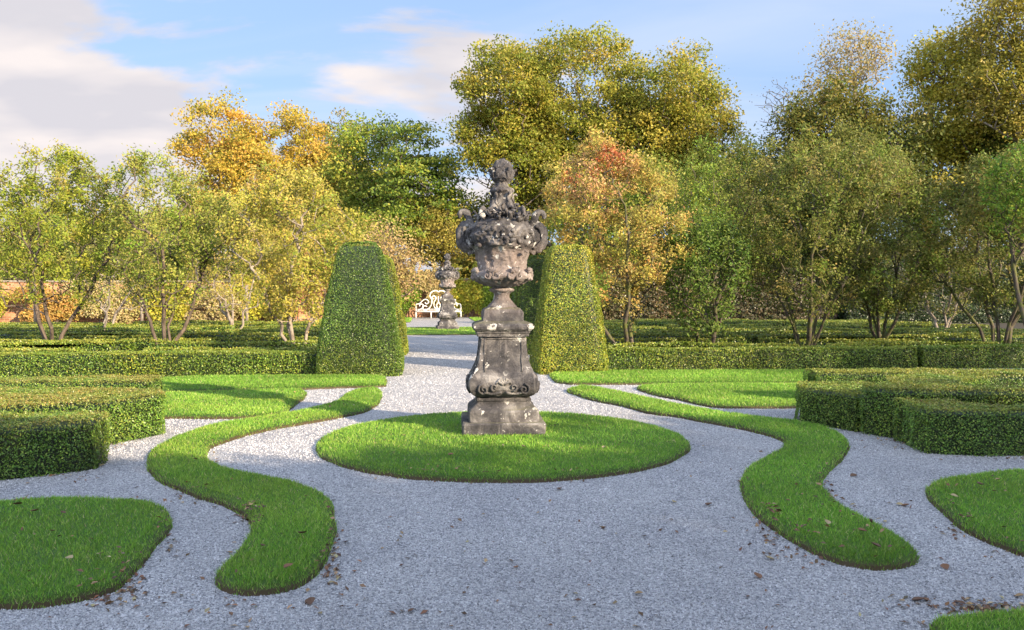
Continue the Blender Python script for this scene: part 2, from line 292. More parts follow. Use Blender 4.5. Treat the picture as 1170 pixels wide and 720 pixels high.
def gravel_stones():
    rng = np.random.default_rng(5); n = 300000
    py = rng.uniform(0, 1, n); d = 3.3*np.exp(py*np.log(26/3.3)); x = rng.uniform(-0.72, 0.72, n)*d
    s = rng.uniform(0.003, 0.0068, n)*(1+d*0.06)
    base = np.array([(1, 0, -.3), (-.5, .87, -.3), (-.5, -.87, -.3), (.1, .1, .75)]); fc = np.array([(0, 1, 3), (1, 2, 3), (2, 0, 3)])
    an = rng.uniform(0, 6.28, n); sc = rng.uniform(0.6, 1.2, (n, 3)); v = base[None]*sc[:, None]*s[:, None, None]
    ca, sa = np.cos(an)[:, None], np.sin(an)[:, None]
    vx = v[..., 0]*ca-v[..., 1]*sa+x[:, None]; vy = v[..., 0]*sa+v[..., 1]*ca+d[:, None]; vz = v[..., 2]+(s*0.3)[:, None]
    V = np.stack([vx, vy, vz], -1).reshape(-1, 3); Fc = (fc[None]+(np.arange(n)*4)[:, None, None]).reshape(-1, 3)
    c = np.clip(rng.normal(0.44, 0.11, n), 0.08, 0.85)[:, None]*np.array([[0.98, 0.985, 1.03]])
    xy = np.c_[x, d]; c = c*(1+0.07*vnoise(xy, 0.9, 3)+0.06*vnoise(xy*[1, 0.5], 2.8, 4)+0.05*vnoise(xy, 7, 5))[:, None]
    mb = MB(); mb.add(V, Fc, np.repeat(np.clip(c, 0.03, 0.9), 4, 0)); tag(mb.build('gravel', M_STONES), 'loose blue-grey gravel chips covering the paths', 'gravel', kind='stuff')
gravel_stones()

# ------------------------------------------------------------------ grass beds
BEDS = {}
GREENS = [(0.198, 0.384, 0.047), (0.141, 0.307, 0.036), (0.301, 0.474, 0.072), (0.422, 0.486, 0.156), (0.563, 0.474, 0.26)]
def grass_bed(key, outline, label, h=0.055, smooth=True, dens=1.0):
    rng = np.random.default_rng(len(BEDS)+40)
    P = spline(outline, 6, True) if smooth else resample(np.array(outline), 0.25)
    P = ccw(resample(P, 0.10)); 
    P = P+np.stack([vnoise(P, 9, 1), vnoise(P, 9, 2)], 1)*0.009+np.stack([vnoise(P, 2.6, 3), vnoise(P, 2.6, 4)], 1)*0.012
    BEDS[key] = P; n = len(P); mb = MB()
    rings = [(0.0, -0.01, (0.10, 0.07, 0.045)), (0.012, h*0.45, (0.09, 0.07, 0.035)), (0.05, h*0.8, (0.07, 0.13, 0.018)), (0.13, h, (0.07, 0.16, 0.018))]
    V = []; C = []
    for d, z, c in rings: q = offset(P, d); V.append(np.c_[q, np.full(n, z)]); C += [c]*n
    f = [(k*n+j, k*n+(j+1) % n, (k+1)*n+(j+1) % n, (k+1)*n+j) for k in range(3) for j in range(n)]
    mb.add(np.vstack(V), f+[tuple(3*n+j for j in range(n))], np.array(C))
    # blades
    cen = P.mean(0); A = abs(area2(P)); dn = max(np.min(P[:, 1]), 3.6)
    cand = sample_poly(offset(P, 0.11), min(int(A*11000*dens), 260000), rng)
    nr_ = int(n*0.10*1600*dens); ri = rng.integers(0, n, nr_); ro = rng.uniform(0.0, 0.13, nr_); tn_ = unit(np.roll(P, -1, 0)-np.roll(P, 1, 0)); rn = np.stack([-tn_[:, 1], tn_[:, 0]], 1); rq = P[ri]+(np.roll(P, -1, 0)-P)[ri]*rng.uniform(0, 1, nr_)[:, None]+rn[ri]*ro[:, None]
    nc = len(cand); cand = np.vstack([cand, rq]); zall = np.concatenate([np.full(nc, h), np.interp(ro, [0, .012, .05, .13], [0, h*.45, h*.8, h])]); d = np.maximum(np.hypot(cand[:, 0], cand[:, 1]), 3.8)
    keep = (rng.uniform(size=len(cand)) < np.clip((5.0/d)**1.45, 0.02, 1)) & (np.abs(cand[:, 0]) < cand[:, 1]*0.75+1.0) & (cand[:, 1] > 2.8); q = cand[keep]; d = d[keep]; zb = zall[keep]-0.006
    # raggeder rim
    m = len(q)
    wd = 0.0026*(d/5.0)**0.72*rng.uniform(0.7, 1.3, m); ht = (0.021+0.009*rng.uniform(-1, 1.4, m)+0.003*vnoise(q, 5, 3))*(1+0.012*d); ht = np.maximum(ht, 0.010)
    an = rng.uniform(0, 6.28, m); ld = rng.uniform(0, 6.28, m)+0.8*vnoise(q, 2.5, 4); ln = ht*rng.uniform(0.15, 1.0, m)
    b1 = np.c_[q[:, 0]-np.cos(an)*wd, q[:, 1]-np.sin(an)*wd, zb]; b2 = np.c_[q[:, 0]+np.cos(an)*wd, q[:, 1]+np.sin(an)*wd, zb]
    tp = np.c_[q[:, 0]+np.cos(ld)*ln, q[:, 1]+np.sin(ld)*ln, zb+ht]
    c = pal(GREENS, [5, 4, 2.5, 0.5, 0.25], m, rng, 0.15)
    nz = vnoise(q, 2.0, 7)[:, None]; c = c*(1.08+0.16*nz+0.10*vnoise(q, 0.8, 17)[:, None])*np.array([[1, 1, 1]])+np.clip(vnoise(q, 1.3, 9), 0, 1)[:, None]*np.array([[0.05, 0.03, 0.008]])
    mb.add(np.stack([b1, b2, tp], 1).reshape(-1, 3), np.arange(3*m).reshape(-1, 3), np.repeat(np.clip(c, 0.004, 0.9), 3, 0))
    o = mb.build('grass_bed', M_GRASS); tag(o, label, 'grass bed', 'mown grass beds set into the gravel'); return o
th = np.arange(28)*2*pi/28
grass_bed('circle', [(-0.10+1.975*cos(t), 8.85+1.97*sin(t)) for t in th], 'round grass bed carrying the large near stone urn in the middle')
LR = [(432,446),(410,447),(395,452),(380,462),(350,470),(300,479),(250,487),(210,498),(180,512),(167,528),(172,543),(190,556),(215,566),(245,577),(270,587),(285,598),(286,612),(275,628),(258,645),(246,660),(247,670),(258,677),(285,681),(320,679),(350,669),(368,652),(378,630),(384,605),(382,583),(368,567),(345,557),(310,549),(270,541),(245,532),(238,522),(245,512),(270,502),(310,492),(350,485),(390,478),(420,471),(433,462),(437,452)]
grass_bed('left_ribbon', [at(*p) for p in LR], 'long S-shaped grass ribbon curving to the left of the round bed')
RR = [(648,447),(665,443),(690,446),(720,452),(770,463),(810,471),(868,479),(921,486),(957,496),(971,509),(966,524),(948,540),(941,556),(952,571),(979,589),(1010,607),(1037,624),(1049,640),(1037,649),(1010,652),(979,650),(948,642),(917,627),(890,611),(863,589),(848,567),(846,549),(859,533),(881,522),(894,511),(890,503),(859,494),(823,487),(792,481),(770,477),(740,473),(710,465),(680,459),(660,453)]
grass_bed('right_ribbon', [at(*p) for p in RR], 'long S-shaped grass ribbon curving to the right of the round bed')
LT = [(0,577),(44,574),(89,573),(133,575),(169,578),(191,587),(199,600),(191,613),(173,636),(156,653),(138,673),(120,682),(80,691),(44,696),(0,698),(-110,694),(-200,650),(-170,605),(-80,582)]
grass_bed('left_drop', [at(*p) for p in LT], 'drop-shaped grass bed in the bottom left corner, scattered with leaves')
RT = [(1170,541),(1134,543),(1099,548),(1072,553),(1058,564),(1060,576),(1077,589),(1099,605),(1126,620),(1152,631),(1180,640),(1270,655),(1350,640),(1370,600),(1280,552)]
grass_bed('right_drop', [at(*p) for p in RT], 'drop-shaped grass bed at the right edge in front of the box hedges')
CR = [(1062,720),(1090,710),(1126,707),(1170,704),(1250,706),(1330,725),(1320,790),(1180,810),(1080,780)]
grass_bed('corner', [at(*p) for p in CR], 'sliver of grass bed in the bottom right corner')
grass_bed('lA', [at(*p) for p in [(60,435),(155,435),(240,432),(330,431),(400,431),(440,431),(443,436),(440,443),(387,444),(347,446),(270,447),(195,449),(60,452)]], 'straight grass strip along the foot of the left front hedge', smooth=False)
grass_bed('lB', [at(*p) for p in [(110,455),(195,451),(270,449),(335,447),(350,449),(349,455),(338,464),(320,475),(267,479),(195,479),(120,480)]], 'leaf-shaped sunlit grass bed behind the left S-shaped ribbon')
grass_bed('rA', [at(*p) for p in [(627,429),(640,426),(760,425.5),(900,425),(1100,425),(1250,424),(1250,437),(1100,438),(945,439),(780,440),(650,440),(634,438)]], 'straight grass strip along the foot of the right front hedge', smooth=False)
grass_bed('rB', [at(*p) for p in [(727,445),(745,442),(800,441),(900,441),(1020,441),(1040,452),(1000,465),(908,467),(850,467),(814,466),(780,459),(750,453)]], 'leaf-shaped sunlit grass bed behind the right S-shaped ribbon')
grass_bed('urn2', [g(*p) for p in [(-4.2, 22.0), (4.2, 22.0), (4.2, 28.2), (-4.2, 28.2)]], 'square grass plot carrying the small distant stone urn', smooth=False, dens=2)
grass_bed('bl', [g(*p) for p in [(-7.5, 35.5), (-1.8, 35.5), (-1.8, 43.5), (-7.5, 43.5)]], 'distant grass plot to the left of the white bench', smooth=False, dens=2)
grass_bed('br', [g(*p) for p in [(1.8, 35.5), (7.5, 35.5), (7.5, 43.5), (1.8, 43.5)]], 'distant grass plot to the right of the white bench', smooth=False, dens=2)

# ------------------------------------------------------------------ clipped hedges
BOXG = [(0.104, 0.208, 0.029), (0.163, 0.28, 0.036), (0.065, 0.137, 0.022), (0.273, 0.377, 0.06)]
BRONZE = [(0.30, 0.21, 0.06), (0.24, 0.23, 0.05), (0.15, 0.19, 0.035), (0.36, 0.28, 0.08)]
YOLIVE = [(0.34, 0.35, 0.05), (0.24, 0.29, 0.04), (0.42, 0.37, 0.07)]  # hedge tops: yellow new growth, with sunlit brightness worked into the colour
def hedge(name, P, h, leaf, dens, label, cat='hedge', group=None, side=BOXG, top=None, topw=0.0, seed=0, amp=0.022, sidew=None, leanback=0.0, z0=0.0, vis=True):
    rng = np.random.default_rng(seed+100); P = ccw(np.asarray(P, float)); P = resample(P, 0.12 if leaf < 0.03 else 0.25)
    mb = MB(); n = len(P); ins = leaf*0.9+amp*1.3
    cg = (0.018, 0.030, 0.008); zz = [z0-0.01, h*0.5, h-ins*1.6, h-ins]
    oo = [ins, ins, ins, ins*2.4]
    V = np.vstack([np.c_[offset(P, o), np.full(n, z)] for o, z in zip(oo, zz)])
    f = [(k*n+j, k*n+(j+1) % n, (k+1)*n+(j+1) % n, (k+1)*n+j) for k in range(3) for j in range(n)]
    mb.add(V, f+[tuple(3*n+j for j in range(n))], cg)
    # sides
    e = np.roll(P, -1, 0)-P; el = np.linalg.norm(e, axis=1); per = el.sum(); m = int(per*(h-z0)*dens)
    cum = np.cumsum(el); s = rng.uniform(0, per, m); i = np.minimum(np.searchsorted(cum, s), n-1); t = (s-(cum[i]-el[i]))/np.maximum(el[i], 1e-6)
    q = P[i]+e[i]*t[:, None]; tn = unit(e[i]); nr = np.stack([tn[:, 1], -tn[:, 0]], 1)
    z = z0+rng.uniform(0, 1, m)**0.95*(h-z0); pp = np.c_[q, z]
    bulge = amp*vnoise(pp, 4.0, 5+seed)+amp*0.5*vnoise(pp, 13, 6)
    edge = np.clip((z-(h-0.06))/0.06, 0, 1)**2*0.04
    dep = -np.abs(rng.normal(size=m))*leaf*0.6+bulge-edge*(1 if h < 1 else 1.5)-leanback*(z-z0)
    pp[:, :2] += nr*dep[:, None]; pp[:, 2] += rng.normal(size=m)*leaf*0.2
    if vis:   # keep only the faces a viewer near the path can see; leave the far faces sparse
        fac = np.einsum('ij,ij->i', nr, -q) > -0.35*np.linalg.norm(q, axis=1); kp = fac | (rng.uniform(size=m) < 0.25); pp, nr, m = pp[kp], nr[kp], kp.sum()
    c = pal(side, sidew or [5, 4, 3, 1.5][:len(side)], m, rng, 0.22)*(1+0.20*vnoise(pp, 2.2, seed+31)+0.10*vnoise(pp, 8, seed+32))[:, None]*(1+0.25*np.clip(vnoise(pp, 1.1, seed+33), 0, 1)[:, None]*np.array([[1.2, 0.3, -0.2]]))
    if top: 
        tt = np.clip((pp[:, 2]-(h-0.07))/0.07, 0, 1)*topw*rng.uniform(0.3, 1, m); c = c*(1-tt[:, None])+pal(top, [1]*len(top), m, rng)*tt[:, None]
    leaves(mb, pp, np.c_[nr, np.full(m, 0.25)], leaf, c, rng)
    # top
    A = abs(area2(P)); q = sample_poly(offset(P, 0.01), int(A*dens*1.1), rng); m = len(q)
    z = h+amp*0.6*vnoise(q, 4, 8+seed)+amp*0.4*vnoise(q, 12, 9)-np.abs(rng.normal(size=m))*leaf*0.5+np.where(rng.uniform(size=m) < 0.03, leaf*rng.uniform(0, 1.3, m), 0)
    c = pal(side, sidew or [5, 4, 3, 1.5][:len(side)], m, rng, 0.2)
    if top: tt = (topw*np.clip(0.75+0.5*vnoise(q, 3, 12), 0, 1)*rng.uniform(0.5, 1, m))[:, None]; c = c*(1-tt)+pal(top, [1]*len(top), m, rng)*tt
    leaves(mb, np.c_[q, z], np.tile([0, 0, 1.0], (m, 1)), leaf, c, rng)
    cen = P.mean(0); o = mb.build(name, M_BOX, loc=(cen[0], cen[1], 0)); tag(o, label, cat, group); return o
def ribbon(C, wd, z=None):
    C = np.asarray(C, float); C = resample(spline(C, 8), 0.25, False); t = unit(np.gradient(C, axis=0)); nr = np.stack([-t[:, 1], t[:, 0]], 1)*wd/2
    return np.vstack([C-nr, (C+nr)[::-1]])
NG = 'near box hedges beside the gravel'
nk = dict(leaf=0.020, dens=7500, group=NG, top=BRONZE, topw=1.0)
nkr = dict(nk, top=YOLIVE+[(0.24, 0.17, 0.05)])
hedge('box_hedge', [(3.52, 10.16), (3.96, 9.38), (4.35, 9.6), (4.6, 10.55), (3.72, 10.7)], 0.46, label='leftmost low block of the right near box hedges, beside the curving path', seed=1, **nkr)
hedge('box_hedge', [(3.97, 9.34), (4.17, 8.99), (4.7, 8.95), (5.5, 8.92), (9, 8.9), (13, 8.8), (13, 9.15), (9, 9.25), (5.7, 9.3), (5.1, 9.6), (6.2, 10.5), (10, 10.8), (13, 10.8), (13, 11.2), (10, 11.25), (6.0, 10.95), (4.72, 10.4), (4.4, 9.6)], 0.56, label='taller forked box hedge in the middle of the right near hedges', seed=2, **nkr)
hedge('box_hedge', [(4.16, 8.95), (4.09, 8.13), (4.6, 8.02), (6.2, 8.02), (12, 7.6), (12, 8.0), (6.2, 8.32), (4.85, 8.36), (4.7, 8.85)], 0.47, label='nearest box hedge on the right with a square corner on the gravel', seed=3, **nkr)
hedge('box_hedge', ribbon([(4.35, 12.0), (6, 12.0), (9, 11.85), (13, 11.7)], 0.55), 0.48, label='back row of the right near box hedges, next to the sunlit grass', seed=4, **nkr)
hedge('box_hedge', [(-3.75, 7.40), (-4.33, 6.96), (-8.5, 6.3), (-8.5, 6.9), (-5.0, 7.75), (-4.25, 7.95), (-3.88, 7.9)], 0.47, label='nearest box hedge block at the left edge, rounded end on the gravel', seed=5, **nk)
hedge('box_hedge', [(-3.9, 9.30), (-4.25, 8.60), (-4.9, 8.25), (-9, 7.6), (-9, 8.0), (-5.7, 8.55), (-5.5, 9.0), (-6.3, 9.25), (-9, 9.2), (-9, 9.6), (-6.5, 9.9), (-5.0, 9.9), (-4.15, 9.65)], 0.48, label='wide forked box hedge behind the nearest block on the left', seed=6, **nk)
hedge('box_hedge', ribbon([(-4.75, 10.95), (-6, 10.9), (-9, 10.5), (-11, 10.2)], 0.62), 0.47, label='back row of the left near box hedges, next to the grass strip', seed=7, **nk)
MG = 'long low box hedges fronting the parterre'
YG = [(0.10, 0.18, 0.02), (0.16, 0.24, 0.026), (0.06, 0.12, 0.014), (0.25, 0.30, 0.04)]
hedge('box_hedge', [g(-2.95, 6.86), g(-9, 6.86), g(-9, 7.4), g(-2.95, 7.4)], 0.47, 0.032, 3000, 'long straight hedge touching the left clipped topiary', group=MG, side=YG, top=YOLIVE, topw=0.5, seed=8)
hedge('box_hedge', [g(-9.05, 6.7), g(-17, 6.7), g(-17, 7.35), g(-9.05, 7.35)], 0.47, 0.032, 3000, 'straight low hedge at the far left, in line behind the bronze-topped hedges', group=MG, side=YG, top=YOLIVE, topw=0.5, seed=9)
hedge('box_hedge', [g(2.72, 6.86), g(9.4, 6.86), g(9.4, 7.4), g(2.72, 7.4)], 0.47, 0.032, 3000, 'long straight hedge touching the right clipped topiary', group=MG, side=YG, top=YOLIVE, topw=0.4, seed=10)
hedge('box_hedge', [g(9.45, 6.86), g(18, 6.86), g(18, 7.4), g(9.45, 7.4)], 0.48, 0.032, 3000, 'straight low shaded hedge at the far right edge behind the near hedges', group=MG, side=YG, seed=11)
# scroll-work rows behind
ORD = ['second', 'third', 'fourth', 'fifth', 'sixth', 'seventh', 'eighth', 'ninth', 'tenth', 'eleventh']
PG = 'low scrolling box hedges of the parterre'
k = 12
for sgn, side_ in ((-1, 'left'), (1, 'right')):
    for r in range(9):
        v = 8.6+r*1.75+0.04*r*r
        cuts = [(3.0, 7.1, 'beside the path'), (7.7, 12.3, 'in the middle'), (12.9, 18.5, 'at the outer end')]
        for ci, (a, b, wh) in enumerate(cuts):
            rr = np.random.default_rng(300+k); a2, b2 = a+rr.uniform(-.3, .6), b+rr.uniform(-.6, .3)
            us = np.linspace(a2, b2, 6); ph = rr.uniform(0, 6.28); am = rr.uniform(0.15, 0.5)
            C = [g(sgn*u, v+am*sin(ph+(u-a)*1.25)) for u in us]
            if r % 3 == 1: C = [g(sgn*(a2-0.2), v+1.0), g(sgn*(a2-0.35), v+0.5)]+C                     # hooked ends
            if r % 3 == 2: C = C+[g(sgn*(b2+0.35), v-0.45), g(sgn*(b2+0.2), v-0.9)]
            hedge('box_hedge', ribbon(C, rr.uniform(0.30, 0.42)), rr.uniform(0.42, 0.50), 0.048, 1200, 'wavy low box hedge, %s row of the %s parterre, section %s' % (ORD[r], side_, wh), group=PG, side=YG, top=YOLIVE, topw=0.85, seed=k)
            k += 1

# ------------------------------------------------------------------ topiary
def topiary(name, u, v, hw, hwt, h, label, side, seed, sidew=None):
    rng = np.random.default_rng(seed); mb = MB(); n = 48; lv = 26
    th = (np.arange(n)+0.5)*2*pi/n
    def prof(t): return hwt+(hw-hwt)*(1-t)**0.72-0.05*np.exp(-t*30)
    e = 0.21
    def pt(th_, t, off=0):
        r = prof(t)*(1+0); c, s = np.cos(th_), np.sin(th_); q = (np.abs(c)**(2/e*0.5*2)+np.abs(s)**(2/e*0.5*2))**(-e/2)
        return np.stack([c*q*(r+off), s*q*(r+off), t*h], -1)
    ts = np.linspace(0, 1, lv); V = np.vstack([pt(th, np.full(n, t), -0.055) for t in ts]); V[-n:, 2] -= 0.09; V[-n:, :2] *= 0.78; V[-2*n:-n, :2] *= 0.95
    f = [(a*n+j, a*n+(j+1) % n, (a+1)*n+(j+1) % n, (a+1)*n+j) for a in range(lv-1) for j in range(n)]; mb.add(V, f+[tuple((lv-1)*n+j for j in range(n))], (0.018, 0.032, 0.008))
    m = 62000; t = 1-np.sqrt(rng.uniform((hwt/hw)**2*0.6, 1, m)); t = (t-t.min())/(t.max()-t.min())
    fa = rng.integers(0, 4, m); w_ = rng.uniform(-1, 1, m); tt = np.arctan2(w_, 1)+fa*pi/2
    p = pt(tt, t, 0); nr = unit(np.c_[np.cos(np.round(tt/(pi/2))*pi/2), np.sin(np.round(tt/(pi/2))*pi/2), np.full(m, 0.18)])
    p += nr*(0.026*vnoise(p, 3, seed)+0.013*vnoise(p, 11, seed+1)-np.abs(rng.normal(size=m))*0.014)[:, None]
    topr = np.clip((t-0.93)/0.07, 0, 1); p[:, :2] *= (1-0.20*topr**2)[:, None]; p[:, 2] -= 0.02*topr
    c = pal(side, sidew or [4, 4, 3, 2], m, rng, 0.22)*(1+0.20*vnoise(p, 1.8, seed+3)+0.12*vnoise(p, 7, seed+4))[:, None]*(1+0.3*np.clip(vnoise(p, 1.3, seed+5), 0, 1)[:, None]*np.array([[1.2, 0.4, -0.2]])); leaves(mb, p, nr, 0.025, c, rng, spread=0.8)
    m = 5000; q = rng.uniform(-hwt, hwt, (m, 2))*0.84; q3 = np.c_[q, h+0.01+0.02*vnoise(q, 6, 3)-0.06*(np.hypot(q[:, 0], q[:, 1])/hwt)**2]
    leaves(mb, q3, np.tile([0, 0, 1.], (m, 1)), 0.024, pal(side, sidew or [4, 4, 3, 2], m, rng), rng)
    o = mb.build(name, M_BOX); p0 = g(u, v); o.location = (*p0, 0); o.rotation_euler = (0, 0, AX); tag(o, label, 'topiary', 'four clipped topiary pyramids flanking the path')
TG_SHADE = [(0.075, 0.15, 0.02), (0.119, 0.213, 0.026), (0.05, 0.1, 0.016), (0.2, 0.288, 0.042)]  # darker leaf tones carry the shade on two of the pyramids
TY_SUN = [(0.19, 0.26, 0.026), (0.29, 0.33, 0.036), (0.10, 0.17, 0.02), (0.46, 0.43, 0.06)]  # lighter, yellower leaf tones carry the sunlight on the other two
topiary('clipped_topiary', -2.2, 7.33, 0.86, 0.36, 2.62, 'shade-toned dark green flat-topped topiary pyramid left of the path, nearer one', TG_SHADE, 71)
topiary('clipped_topiary', 1.97, 7.25, 0.74, 0.36, 2.58, 'sun-toned yellow-flecked flat-topped topiary pyramid right of the path, nearer one', TY_SUN, 72)
topiary('clipped_topiary', -2.2, 12.5, 0.84, 0.36, 2.6, 'topiary pyramid mostly hidden behind the nearer left one', TY_SUN, 73)
topiary('clipped_topiary', 2.0, 12.5, 0.78, 0.36, 2.6, 'topiary pyramid in shade, mostly hidden behind the right one and the urn', TG_SHADE, 74)

# ------------------------------------------------------------------ stone urns
def rsq(w, r, n=48):
    """rounded square of half width w, corner radius r"""
    o = []; r = min(r, w*0.95)
    for q in range(4):
        cx, cy = [(1, 1), (-1, 1), (-1, -1), (1, -1)][q]; a0 = q*pi/2
        for j in range(n//4): a = a0+j/(n//4-1)*pi/2; o.append((cx*(w-r)+r*cos(a), cy*(w-r)+r*sin(a)))
    return np.array(o)
def densify(ring, k=4):
    o = []
    for i in range(len(ring)):
        a, b = ring[i], ring[(i+1) % len(ring)]; m = max(1, int(np.linalg.norm(b-a)/0.025))
        for t in range(m): o.append(a+(b-a)*t/m)
    return np.array(o)
def sq_loft(prof, r=0.02, seed=1, rough=0.004):
    """prof: (z, halfwidth) list; square section with worn edges"""
    mb = MB(); base = rsq(1, 0.06, 32); R = []
    base = np.vstack([base[i]+(base[(i+1) % 32]-base[i])*t for i in range(32) for t in ([0, .1, .2, .3, .4, .5, .6, .7, .8, .9] if np.linalg.norm(base[(i+1) % 32]-base[i]) > 0.5 else [0])])
    n = len(base); P = np.array(prof)
    V = np.vstack([np.c_[base*w, np.full(n, z)] for z, w in P]); V += np.stack([vnoise(V, 9, seed), vnoise(V, 9, seed+1), 0.5*vnoise(V, 9, seed+2)], 1)*rough+np.stack([vnoise(V, 34, seed+3), vnoise(V, 34, seed+4), vnoise(V, 34, seed+5)], 1)*rough*0.4
    m = len(P); f = [(a*n+j, a*n+(j+1) % n, (a+1)*n+(j+1) % n, (a+1)*n+j) for a in range(m-1) for j in range(n)]
    mb.add(V, f+[tuple(range(n))[::-1], tuple((m-1)*n+j for j in range(n))], (0.2, 0.2, 0.2)); return mb
def lathe(mb, prof, mod=None, n=112, step=0.012, smooth=True):
    P = resample(np.array(prof, float), step, False); th = np.arange(n)*2*pi/n; z = np.repeat(P[:, 0], n); r = np.repeat(P[:, 1], n); t = np.tile(th, len(P))
    if mod is not None: r = r+mod(z, t, r)
    V = np.c_[r*np.cos(t), r*np.sin(t), z]; m = len(P)
    i = np.arange(m-1)[:, None]*n; j = np.arange(n)[None]; F_ = np.stack([i+j, i+(j+1) % n, i+n+(j+1) % n, i+n+j], -1).reshape(-1, 4)
    mb.add(V, F_, (0.2, 0.2, 0.2), smooth); mb.add(V[-n:], [tuple(range(n))], (0.2, 0.2, 0.2)); return mb
def spiral(c, r0, turns, ax, ay, n=26, start=0.0, end=0.12):
    t = np.linspace(0, 1, n); a = start+t*turns*2*pi; r = r0*(1-t*(1-end)); return np.array(c)+np.outer(r*np.cos(a), ax)+np.outer(r*np.sin(a), ay)
def make_urn():
    root = empty('stone_urn', (0, 0, 0))
    sq_loft([(-0.02, .455), (.02, .46), (.12, .46), (.14, .45), (.142, .40)], seed=1).build('plinth', M_STONE, root)
    sq_loft([(.143, .385), (.25, .385), (.27, .375), (.285, .355), (.31, .325), (.34, .296), (.36, .285), (.365, .298), (.385, .302), (.40, .292)], seed=2).build('stepped_base', M_STONE, root)
    bulge = [(.40, .262), (.41, .295), (.43, .333), (.46, .362), (.50, .383), (.54, .390), (.58, .388), (.62, .376), (.66, .354), (.70, .328), (.75, .301), (.80, .283), (.85, .270), (.90, .262), (.96, .256), (1.03, .253), (1.09, .253)]
    ped = sq_loft(bulge, seed=3); bz = np.array(bulge)
    for k4 in range(4):
        a = k4*pi/2; ex = np.array([cos(a), sin(a), 0]); ey = np.array([-sin(a), cos(a), 0]); uz = np.array([0, 0, 1.])
        def face(s, z, o=0.006): return ey*s+ex*(np.interp(z, bz[:, 0], bz[:, 1])+o)+uz*z
        for sg in (-1, 1):
            tube(ped, [face(sg*(0.205+0.0*t), 0.70+0.37*t) for t in np.linspace(0, 1, 8)], 0.007, 6)     # panel border
            sp = spiral((0, 0, 0), 0.062, 1.5, (1, 0, 0), (0, 1, 0), 26, start=pi/2*(1+sg*0.0))
            tube(ped, [face(sg*(0.225+p[0]*-1), 0.505+p[1], 0.012) for p in sp], np.linspace(0.013, 0.008, 26), 7)
            sp = spiral((0, 0, 0), 0.042, 1.2, (1, 0, 0), (0, 1, 0), 20, start=-pi/2)
            tube(ped, [face(sg*(0.105+p[0]), 0.53+p[1], 0.012) for p in sp], np.linspace(0.012, 0.007, 20), 7)
            tube(ped, [face(sg*(0.02+0.2*t), 0.475-0.02*sin(t*pi)+0.0*t, 0.010) for t in np.linspace(0, 1, 9)], 0.015, 7)
            tube(ped, [face(sg*(0.015+0.07*t), 0.62-0.05*t*t, 0.010) for t in np.linspace(0, 1, 7)], np.linspace(0.02, 0.01, 7), 7)
        tube(ped, [face(0.205*t, 1.065) for t in np.linspace(-1, 1, 8)], 0.007, 6)
        for q in range(5):
            b_ = (q-2)*0.5; tube(ped, [face(sin(b_)*r_, 0.555+cos(b_)*r_, 0.010) for r_ in np.linspace(0.01, 0.085, 5)], np.linspace(0.012, 0.016, 5), 6)
    ped.build('pedestal', M_STONE, root)
    sq_loft([(1.09, .285), (1.125, .288), (1.13, .30), (1.145, .302), (1.155, .315), (1.175, .335), (1.20, .340), (1.22, .335), (1.235, .318), (1.25, .28), (1.265, .232)], seed=4).build('cornice', M_STONE, root)
    sq_loft([(1.266, .225), (1.36, .225), (1.385, .215), (1.40, .20), (1.42, .155)], seed=5, rough=0.006).build('socle', M_STONE, root)
    # foot and stem
    mb = MB(); lathe(mb, [(1.41, .165), (1.43, .165), (1.445, .15), (1.47, .125), (1.50, .10), (1.53, .09), (1.56, .088), (1.585, .10), (1.60, .135), (1.615, .145), (1.63, .14), (1.64, .11), (1.66, .10)], n=72); mb.build('foot', M_STONE, root)
    # bowl, neck and garland band
    def mod(z, t, r):
        low = np.clip(1-np.abs(z-1.75)/0.11, 0, 1); o = low*0.022*np.abs(np.sin(6*t))-low*0.012
        mid = np.clip((z-1.83)/0.03, 0, 1)*np.clip((2.10-z)/0.03, 0, 1); o = o+mid*(0.004*np.cos(8*t)+0.004*np.cos(16*t))
        band = np.clip(1-np.abs(z-2.22)/0.13, 0, 1)**0.5; p = np.c_[np.cos(t)*0.36, np.sin(t)*0.36, z]
        return o+band*(0.022*np.clip(vnoise(p, 22, 21), -1, 1)+0.016*np.clip(vnoise(p, 50, 22), -1, 1))+0.003*vnoise(p, 30, 23)
    body = MB(); lathe(body, [(1.65, .11), (1.665, .17), (1.685, .235), (1.71, .285), (1.74, .322), (1.775, .338), (1.81, .325), (1.83, .285), (1.845, .27), (1.90, .272), (1.96, .280), (2.02, .295), (2.07, .315), (2.10, .345), (2.115, .365), (2.15, .375), (2.22, .385), (2.29, .378), (2.33, .36), (2.345, .33), (2.39, .30), (2.43, .265), (2.47, .20), (2.50, .15)], mod, n=160, step=0.010)
    for q in range(8):         # scrolls and shells round the bowl
        a = q*pi/4+pi/8; ex = np.array([cos(a), sin(a), 0]); ey = np.array([-sin(a), cos(a), 0]); uz = np.array([0, 0, 1.])
        for sg in (-1, 1):
            sp = spiral((0, 0, 0), 0.052, 1.3, (1, 0, 0), (0, 1, 0), 18, start=pi/2)
            tube(body, [ex*(0.335-0.10*(p_[0]**2+p_[1]**2)**.5)+ey*(sg*(0.055+p_[0]))+uz*(1.775+p_[1]) for p_ in sp], np.linspace(0.020, 0.012, 18), 7)
        for b_ in (-0.7, -0.35, 0, 0.35, 0.7):
            tube(body, [ex*(0.30+0.05*sin(r_*pi*0.9))+ey*(sin(b_)*0.05*r_*1.6)+uz*(1.79+cos(b_)*r_*0.075) for r_ in np.linspace(0, 1, 5)], np.linspace(0.010, 0.016, 5), 6)
    rg = np.random.default_rng(9)
